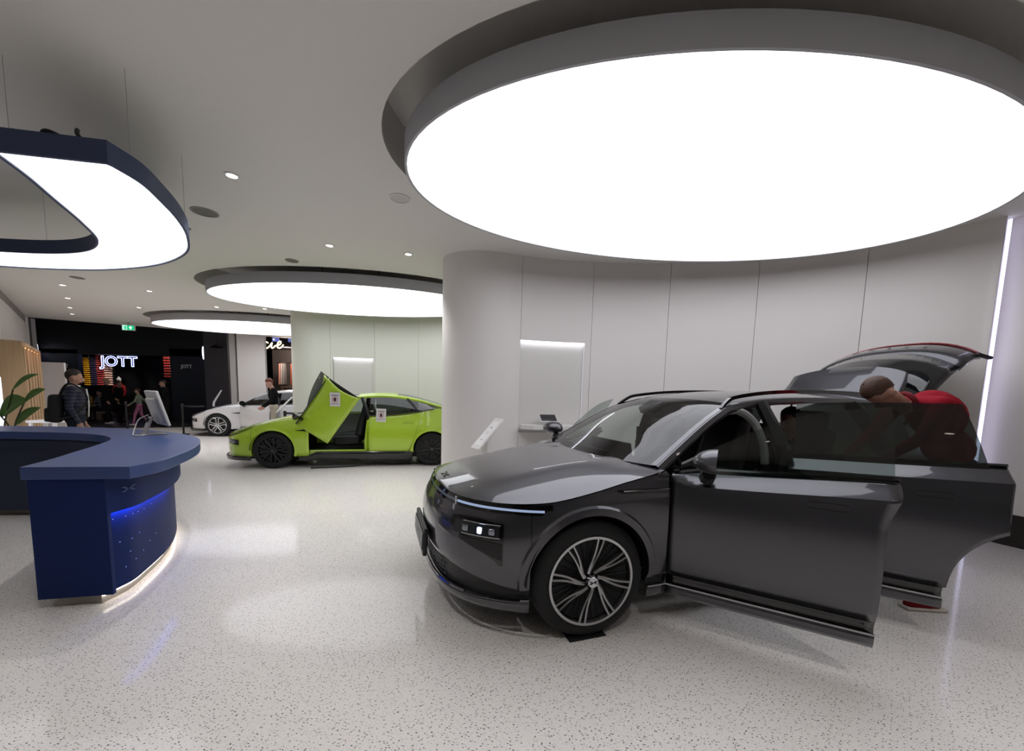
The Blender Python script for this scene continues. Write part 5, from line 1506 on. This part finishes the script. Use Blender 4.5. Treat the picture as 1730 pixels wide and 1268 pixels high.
box('back_board', -1.2, 1.4, 1.6, 1.65, 0, 4.2, mat('boutique_back', '#564d49', .7), fs)
box('top_strip', -1.2, 1.4, .2, 1.6, 3.35, 3.42, mat('boutique_top', '#2a2628', .7), fs)
for k, (x, w) in enumerate(((-.35, .3), (.45, .5))): rbox('sky_panel', (x, .5, 3.75), (w, .05, .3), emitter('panel_violet', '#5a62a0', .9), fs, (0, 0, 0), .01)
for k, (x, c) in enumerate(((-.42, '#c98f7d'), (-.33, '#b8a9a2'), (-.24, '#8f8a88'), (.12, '#a9563c'), (.22, '#b8674b'), (.32, '#e6cdbd'), (.42, '#d9b7a5'), (.52, '#efe0d4'), (.62, '#cf9a86'))):
    rbox('hanging_garment', (x, .9, 2.2), (.085, .3, .95), mat('garment%d' % k, c, .7), fs, (0, 0, 0), .03, .7)
tube('clothes_rail', [(-.6, .9, 2.72), (.8, .9, 2.72)], .015, M_CHROME, fs, seg=6)
rbox('display_table', (.35, .6, 1.62), (.9, .6, .06), mat('table_tan', '#8a7262', .5), fs, (0, 0, 0), .01)
for x in (-.05, .75): rbox('table_leg', (x, .6, .8), (.05, .5, 1.6), mat('table_tan', '#8a7262', .5), fs, (0, 0, 0), .01)
ld = bpy.data.lights.new('boutique_lamp', 'POINT'); ld.energy = 60; ld.color = (1, .85, .75); ld.shadow_soft_size = .15
lo = bpy.data.objects.new('ceiling_bulb', ld); COL.objects.link(lo); lo.parent = fs; lo.location = (.2, .3, 3.2)
cs = at(467, 583, 16.6)
scr = empty('script_sign', cs, 0, 'glowing cream handwritten sign ending in cie above the clothes shop', 'sign')
M_CREAM = emitter('neon_cream', '#ffe2b4', 2.4)
def stroke(pts): tube('letter_stroke', spline([(x, 0, z) for x, z in pts], 6), .028, M_CREAM, scr, seg=6)
stroke([(-.42, .10), (-.50, .16), (-.58, .08), (-.60, -.06), (-.54, -.16), (-.44, -.13), (-.34, -.04)])
stroke([(-.34, -.04), (-.22, .12), (-.26, -.04), (-.24, -.14), (-.16, -.12), (-.06, -.02)])
stroke([(-.06, -.02), (.10, .0), (.22, .10), (.22, .2), (.13, .18), (.05, .04), (.06, -.1), (.14, -.14), (.26, -.08), (.36, .04)])
scr.scale = (.82, 1, .82)
multi('letter_dot', [ellipsoid_vf((-.12, 0, .29), (.035, .03, .035))], M_CREAM, scr)
# ================================================================== people
import numpy as np
def V3(p): return Vector(p)
def ell_oriented(c, ax, rad, nu=14, nv=9):
    """ellipsoid with its own axes (three unit vectors)"""
    v, f = ellipsoid_vf((0, 0, 0), rad, nu, nv)
    A, B, C = [Vector(a) for a in ax]; c = Vector(c)
    return [c + A * p[0] + B * p[1] + C * p[2] for p in v], f
def capsule(a, b, ra, rb):
    a, b = Vector(a), Vector(b)
    v, f = tube_vf([a, a.lerp(b, .5), b], [ra, (ra + rb) / 2, rb], 12)
    return [(v, f), ellipsoid_vf(a, (ra, ra, ra), 12, 8), ellipsoid_vf(b, (rb, rb, rb), 12, 8)]
STAND = dict(pelvis=(0, 0, .95), chest=(.01, 0, 1.28), neck=(.01, 0, 1.46), head=(.03, 0, 1.62), head_f=(1, 0, -.05), lat=(0, 1, 0),
             lsh=(0, .185, 1.42), rsh=(0, -.185, 1.42), lel=(-.03, .24, 1.14), rel=(-.03, -.24, 1.14), lwr=(.06, .23, .90), rwr=(.06, -.23, .90),
             lhip=(0, .095, .92), rhip=(0, -.095, .92), lkn=(.03, .1, .50), rkn=(.03, -.1, .50), lan=(0, .1, .09), ran=(0, -.1, .09), lft=(1, 0, 0), rft=(1, 0, 0))
def person(loc, rz, H, label, pose=None, top='#222222', bottom='#222222', shoe='#111111', skin='#b98d78', hair='#2a1d16', hair_style='short', sleeve='long', bulk=1.0, group=None, voxel=.012, beard=None, scarf=None, coat=False):
    J = dict(STAND)
    if pose: J.update(pose)
    k = H / 1.75
    J = {n: (Vector(p) if n in ('head_f', 'lat', 'lft', 'rft') else Vector(p) * k) for n, p in J.items()}
    bulk *= k
    lat = J['lat'].normalized()
    segs = []          # (shape list, region, a, b)
    def cap(a, b, ra, rb, reg): segs.append((capsule(a, b, ra, rb), reg, Vector(a), Vector(b), (ra + rb) / 2))
    def elp(c, ax, r, reg): segs.append(([ell_oriented(c, ax, r)], reg, Vector(c), Vector(c), sum(r) / 3))
    sp = (J['chest'] - J['pelvis']).normalized(); fw = lat.cross(sp).normalized()
    axs = (fw, lat, sp)
    elp(J['pelvis'], axs, (.115 * bulk, .165 * bulk, .13 * k), 'bottom')
    elp(J['pelvis'].lerp(J['chest'], .45), axs, (.112 * bulk, .152 * bulk, .16 * k), 'top')
    elp(J['chest'], axs, (.125 * bulk, .175 * bulk, .19 * k), 'top')
    cap(J['lsh'], J['rsh'], .062 * bulk, .062 * bulk, 'top')
    if coat:
        for s in ('l', 'r'): cap(J['pelvis'], J['pelvis'].lerp(J[s + 'kn'], .75), .15 * bulk, .13 * bulk, 'top')
    cap(J['neck'] - Vector((0, 0, .05 * k)), J['neck'].lerp(J['head'], .6), .056 * k, .05 * k, 'skin')
    if scarf: segs.append(([ellipsoid_vf(J['neck'] + Vector((.02, 0, -.02)) * k, (.09 * k, .1 * k, .06 * k))], 'scarf', J['neck'], J['neck'], .08 * k))
    for s in ('l', 'r'):
        cap(J[s + 'sh'], J[s + 'el'], .054 * bulk, .044 * bulk, 'top')
        cap(J[s + 'el'], J[s + 'wr'], .040 * bulk, .028 * bulk, 'top' if sleeve == 'long' else 'skin')
        d = (J[s + 'wr'] - J[s + 'el']).normalized(); wr = J[s + 'wr']
        sdv = d.cross(lat).normalized()
        if sdv.length < .1: sdv = Vector((1, 0, 0))
        pc = wr + d * .045 * k
        elp(pc, (sdv, d.cross(sdv).normalized(), d), (.038 * k, .016 * k, .05 * k), 'skin')
        for q, (o, ln) in enumerate(((-.027, .06), (-.009, .072), (.009, .068), (.026, .052))):
            b0 = wr + d * .085 * k + sdv * o * k
            b1 = b0 + (d + J['chest'] * 0).normalized() * ln * .55 * k + fw * .004
            b2 = b1 + (d * .8 + fw * .5).normalized() * ln * .5 * k
            cap(b0, b1, .0095 * k, .009 * k, 'skin'); cap(b1, b2, .009 * k, .008 * k, 'skin')
        cap(wr + d * .03 * k - sdv * .03 * k, wr + d * .075 * k - sdv * .058 * k, .011 * k, .009 * k, 'skin')
        cap(J[s + 'hip'], J[s + 'kn'], .088 * bulk, .060 * bulk, 'bottom')
        cap(J[s + 'kn'], J[s + 'an'], .055 * bulk, .042 * bulk, 'bottom')
        fd = J[s + 'ft'].normalized(); an = J[s + 'an']
        hl = an + Vector((0, 0, -.045 * k)) - fd * .04 * k
        cap(hl, hl + fd * .17 * k + Vector((0, 0, -.012 * k)), .042 * k, .034 * k, 'shoe')
        cap(an, hl + fd * .05 * k, .045 * k, .045 * k, 'shoe')
    hd = J['head']; hf = J['head_f'].normalized(); hu = (hd - J['neck']).normalized(); hl_ = hu.cross(hf).normalized(); hf = hl_.cross(hu).normalized()
    hax = (hf, hl_, hu)
    P = lambda f, l, u: hd + hf * f * k + hl_ * l * k + hu * u * k
    elp(P(-.012, 0, .03), hax, (.098 * k, .077 * k, .095 * k), 'skin')
    elp(P(.025, 0, -.035), hax, (.072 * k, .062 * k, .088 * k), 'skin' if not beard else 'skin')
    elp(P(.04, 0, -.085), hax, (.045 * k, .042 * k, .035 * k), 'beard' if beard else 'skin')
    if beard: elp(P(.055, 0, -.065), hax, (.045 * k, .052 * k, .04 * k), 'beard')
    cap(P(.088, 0, .01), P(.112, 0, -.03), .011 * k, .016 * k, 'skin')
    for s in (-1, 1): elp(P(-.008, s * .078, -.012), hax, (.024 * k, .012 * k, .034 * k), 'skin')
    elp(P(.088, 0, -.062), hax, (.014 * k, .026 * k, .008 * k), 'lip')
    Vv, Ff = [], []
    for shp, *_ in segs:
        for v, f in shp:
            b = len(Vv); Vv += list(v); Ff += [tuple(i + b for i in q) for q in f]
    me = bpy.data.meshes.new('person'); me.from_pydata([tuple(v) for v in Vv], [], Ff)
    tmp = bpy.data.objects.new('tmp', me); COL.objects.link(tmp)
    r = tmp.modifiers.new('r', 'REMESH'); r.mode = 'VOXEL'; r.voxel_size = voxel * k
    sm = tmp.modifiers.new('s', 'SMOOTH'); sm.factor = .5; sm.iterations = 4
    bpy.context.view_layer.update()
    body = bpy.data.meshes.new_from_object(tmp.evaluated_get(bpy.context.evaluated_depsgraph_get()))
    bpy.data.objects.remove(tmp); bpy.data.meshes.remove(me)
    regs = ['skin', 'top', 'bottom', 'shoe', 'beard', 'lip', 'scarf']
    cols = dict(skin=skin, top=top, bottom=bottom, shoe=shoe, beard=beard or skin, lip='#8d5a50', scarf=scarf or top)
    body.materials.clear()
    for rg in regs: body.materials.append(mat('person_%s_%s' % (rg, cols[rg]), cols[rg], .55 if rg in ('skin', 'lip') else .85, noise=.08, nscale=40, spec=.35 if rg in ('skin', 'lip') else .12))
    n = len(body.polygons)
    cen = np.empty(n * 3); body.polygons.foreach_get('center', cen); cen = cen.reshape(-1, 3)
    best = np.full(n, 1e9); idx = np.zeros(n, int)
    for shp, rg, a, b, rad in segs:
        A = np.array(a); D = np.array(b) - A; L2 = max(D @ D, 1e-9)
        if rg in ('beard', 'lip', 'scarf', 'shoe') and (b - a).length < 1e-6:
            pts = np.array([tuple(p) for p in shp[0][0]]); r3 = rad
        t = np.clip(((cen - A) @ D) / L2, 0, 1)
        dist = np.linalg.norm(cen - (A + t[:, None] * D), axis=1) - rad
        if rg == 'lip': dist = dist - .0
        m_ = dist < best
        best[m_] = dist[m_]; idx[m_] = regs.index(rg)
    body.polygons.foreach_set('material_index', idx.tolist())
    body.polygons.foreach_set('use_smooth', [True] * n)
    body.name = 'person'
    o = bpy.data.objects.new('person', body); COL.objects.link(o)
    o.location = loc; o.rotation_euler = (0, 0, rz)
    tag(o, label, 'person', group)
    # eyes and hair
    for s in (-1, 1):
        multi('eye', [ellipsoid_vf(P(.083, s * .03, .0), (.010 * k, .012 * k, .007 * k), 8, 5)], mat('eye_dark', '#15100e', .3), o)
    if hair_style != 'bald':
        hm = mat('hair_' + hair, hair, .6, noise=.35, nscale=55, bump=.5)
        parts = []
        R = []
        nv, nu = 12, 24
        back = {'short': -.055, 'long': -.2, 'bun': -.06}.get(hair_style, -.05)
        for i in range(nv + 1):
            row = []
            for j in range(nu):
                a = 2 * math.pi * j / nu
                ff = .5 + .5 * math.cos(a)           # 1 at the forehead, 0 at the nape
                lo = (.075 if ff > .78 else .02 + .03 * ff) * (1 if ff > .45 else ff / .45) + back * (1 - min(1, ff / .45))
                ph = math.pi / 2 * (1 - i / nv)
                z = lo + (.1365 - lo) * math.sin(ph)
                rad = max(0.0, 1 - ((z - .03) / (.1066 if z > .03 else .122)) ** 2) ** .5
                w = 1 - (.07 * ff + .16 * (1 - ff)) * (i / nv) ** 4 + .035 * math.sin(5 * a + i) + .02 * math.sin(11 * a + 2 * i)
                row.append(P(-.014 + (.104 - (.014 * ff + .026 * (1 - ff)) * (i / nv) ** 4) * math.cos(a) * rad, .084 * math.sin(a) * rad * w, z))
            R.append(row)
        grid('hair', R, hm, o, closed=True, thick=.008, offset=0)
    return o
HAND = '#b98d78'
# man with a backpack behind the counter, facing right
man = person((-7.3, 6.5, 0), math.radians(42), 1.76, 'bearded man in a navy quilted jacket with a backpack behind the counter', top='#1a2033', bottom='#20222a', hair='#241a15', beard='#2a1d17', bulk=1.12, pose=dict(lat=(0, 1, 0)))
mm = mat('jacket_quilt', '#1b2136', .6)
_nt = mm.node_tree; _w = _nt.nodes.new('ShaderNodeTexWave'); _w.bands_direction = 'Z'; _w.inputs['Scale'].default_value = 5.5; _w.inputs['Distortion'].default_value = .6
_t = _nt.nodes.new('ShaderNodeTexCoord'); _b = _nt.nodes.new('ShaderNodeBump'); _b.inputs['Strength'].default_value = .8; _b.inputs['Distance'].default_value = .03
_nt.links.new(_t.outputs['Object'], _w.inputs['Vector']); _nt.links.new(_w.outputs['Fac'], _b.inputs['Height']); _nt.links.new(_b.outputs[0], _nt.nodes['Principled BSDF'].inputs['Normal'])
man.data.materials[1] = mm
sh_ = grid('shirt_front', [[(.148, -.03, 1.45), (.15, .035, 1.45)], [(.165, -.045, 1.2), (.165, .045, 1.2)], [(.15, -.03, .98), (.15, .03, .98)]], mat('shirt_white', '#d9d8d4', .7), man, thick=.01)
tube('collar', [(.06 * math.cos(a) + .015, .068 * math.sin(a), 1.49) for a in [2 * math.pi * i / 16 for i in range(17)]], .017, mat('shirt_white', '#d9d8d4', .7), man, seg=6)
bp_ = empty('backpack', (-7.3, 6.5, 0), math.radians(42), 'black backpack on the back of the man in the navy jacket', 'backpack')
rbox('pack_body', (-.20, 0, 1.12), (.17, .30, .46), mat('pack_black', '#0e0e11', .7), bp_, (0, .08, 0), .07)
rbox('pack_pocket', (-.285, 0, 1.02), (.07, .24, .22), mat('pack_black', '#0e0e11', .7), bp_, (0, .05, 0), .03)
for s in (-1, 1): tube('strap', spline([(-.15, s * .1, 1.30), (-.09, s * .12, 1.46), (-.01, s * .13, 1.53), (.12, s * .135, 1.43), (.165, s * .14, 1.25), (.02, s * .195, 1.02), (-.16, s * .15, .96)], 5), .014, mat('pack_black', '#0e0e11', .7), bp_, seg=6)
# visitors in the mall
WALK = dict(lkn=(.16, .1, .50), lan=(.22, .1, .09), rkn=(-.04, -.1, .49), ran=(-.28, -.1, .13), rft=(1, 0, -.3))
person((at(178, 650, 15.2).x, 15.2, 0), math.radians(35), 1.78, 'bald man in a long black coat walking before the shop', top='#101013', bottom='#15151a', shoe='#b8b3ad', skin='#a27d6c', hair_style='bald', coat=True, bulk=1.15, pose=dict(lwr=(.18, .2, .98)))
ch_ = dict(WALK); ch_.update(lwr=(.28, .26, 1.0), lel=(.1, .26, 1.14), rwr=(-.28, -.3, .98), rel=(-.14, -.27, 1.16))
person((at(233, 650, 15.0).x, 15.0, 0), math.radians(215), 1.42, 'child in a sage green jacket and pink leggings striding left', pose=ch_, top='#7d8a78', bottom='#a8688a', shoe='#d8d2cc', skin='#a98472', hair='#2b1d1a', hair_style='long')
person((at(277, 650, 14.7).x, 14.7, 0), math.radians(215), 1.76, 'dark-coated person with a grey scarf standing behind the computer', top='#0f0f12', bottom='#101014', shoe='#0c0c0e', skin='#a27c6a', hair='#1c1513', coat=True, scarf='#77736c', bulk=1.1, pose=dict(lwr=(.24, .12, 1.18), lel=(.02, .26, 1.16)))
person((at(199, 650, 16.0).x, 16.0, 0), math.radians(20), 1.7, 'person in black clothes just behind the bald man', top='#0e0e10', bottom='#0f0f12', skin='#8d6b5c', hair='#17110f', coat=True)
SIT = dict(pelvis=(0, 0, .52), chest=(.05, 0, .84), neck=(.07, 0, 1.02), head=(.10, 0, 1.17), lsh=(.05, .17, .98), rsh=(.05, -.17, .98), lel=(.12, .22, .74), rel=(.12, -.22, .74), lwr=(.32, .12, .68), rwr=(.32, -.12, .68),
           lhip=(.02, .09, .50), rhip=(.02, -.09, .50), lkn=(.42, .1, .50), rkn=(.42, -.1, .50), lan=(.42, .1, .10), ran=(.42, -.1, .10))
person((at(143, 690, 16.35).x, 16.5, 0), math.radians(-75), 1.72, 'seated child in a mustard yellow jacket on the bench', pose=SIT, top='#a87516', bottom='#5b4a40', skin='#9a7666', hair='#2a1d18')
person((at(164, 690, 16.35).x + .1, 16.5, 0), math.radians(-95), 1.74, 'seated person in a grey top on the bench', pose=SIT, top='#5a5d62', bottom='#23232a', skin='#9a7666', hair='#211815')
# assistant at the white car
person((at(462, 660, 11.55).x, 11.55, 0), math.radians(212), 1.84, 'red-haired person in a black sweater leaning over beside the white car', top='#0c0c0e', bottom='#a89f92', shoe='#222222', skin='#b98f80', hair='#5d2c1b', sleeve='long', bulk=1.05,
       pose=dict(head_f=(.9, 0, -.45), head=(.09, 0, 1.61), lwr=(.26, .16, .98), lel=(.05, .26, 1.15), rwr=(.22, -.2, .95)))
# person in red leaning into the rear of the grey car
LEAN = dict(pelvis=(-.32, 0, 1.0), chest=(-.12, 0, 1.425), neck=(.10, 0, 1.525), head=(.27, 0, 1.575), head_f=(.45, 0, -1.0), lat=(0, 1, 0),
            lsh=(-.0, .17, 1.49), rsh=(-.0, -.17, 1.49), lel=(.14, .22, 1.27), rel=(.12, -.22, 1.27), lwr=(.34, .16, 1.10), rwr=(.32, -.16, 1.10),
            lhip=(-.30, .095, .93), rhip=(-.30, -.095, .93), lkn=(-.12, .13, .50), rkn=(-.18, -.1, .50), lan=(-.10, .15, .09), ran=(-.2, -.1, .09))
redp = person((3.08, 2.98, 0), math.radians(176), 1.80, 'person in a red polo shirt bending down behind the open rear door', pose=LEAN, top='#8f1626', bottom='#26262c', shoe='#7c1c24', skin='#b88d7b', hair='#4a3020', sleeve='long', bulk=1.1, voxel=.009)
tube('polo_collar', [Vector((.09, 0, 1.56)) + Vector((.045 * math.cos(a) * .6, .072 * math.sin(a), .06 * math.cos(a))) for a in [2 * math.pi * i / 16 for i in range(17)]], .018, mat('polo_dark', '#7d1220', .8), redp, seg=6)
for s in (-1, 1):
    q = Vector((-.10 if s > 0 else -.2, .15 if s > 0 else -.1, .018)) * (1.80 / 1.75)
    rbox('shoe_sole', (q.x + .03, q.y, .014), (.29, .09, .022), mat('sole_white', '#d8cfc8', .6), redp, (0, 0, 0), .009)
# passenger on the rear seat of the grey car
_ps = dict(SIT); _ps.update(head_f=(1, 0, -.3))
gq = g9.matrix_world if False else (Matrix.Translation((.22, 3.25, 0)) @ Matrix.Rotation(math.radians(19.1), 4, 'Z'))
pp_ = gq @ Vector((2.44, -.42, .20))
person((pp_.x, pp_.y, .22), math.radians(19.1 + 180), 1.70, 'dark-haired passenger sitting on the rear seat of the grey car', pose=_ps, top='#15151a', bottom='#1b1b20', skin='#8a6656', hair='#120d0c')
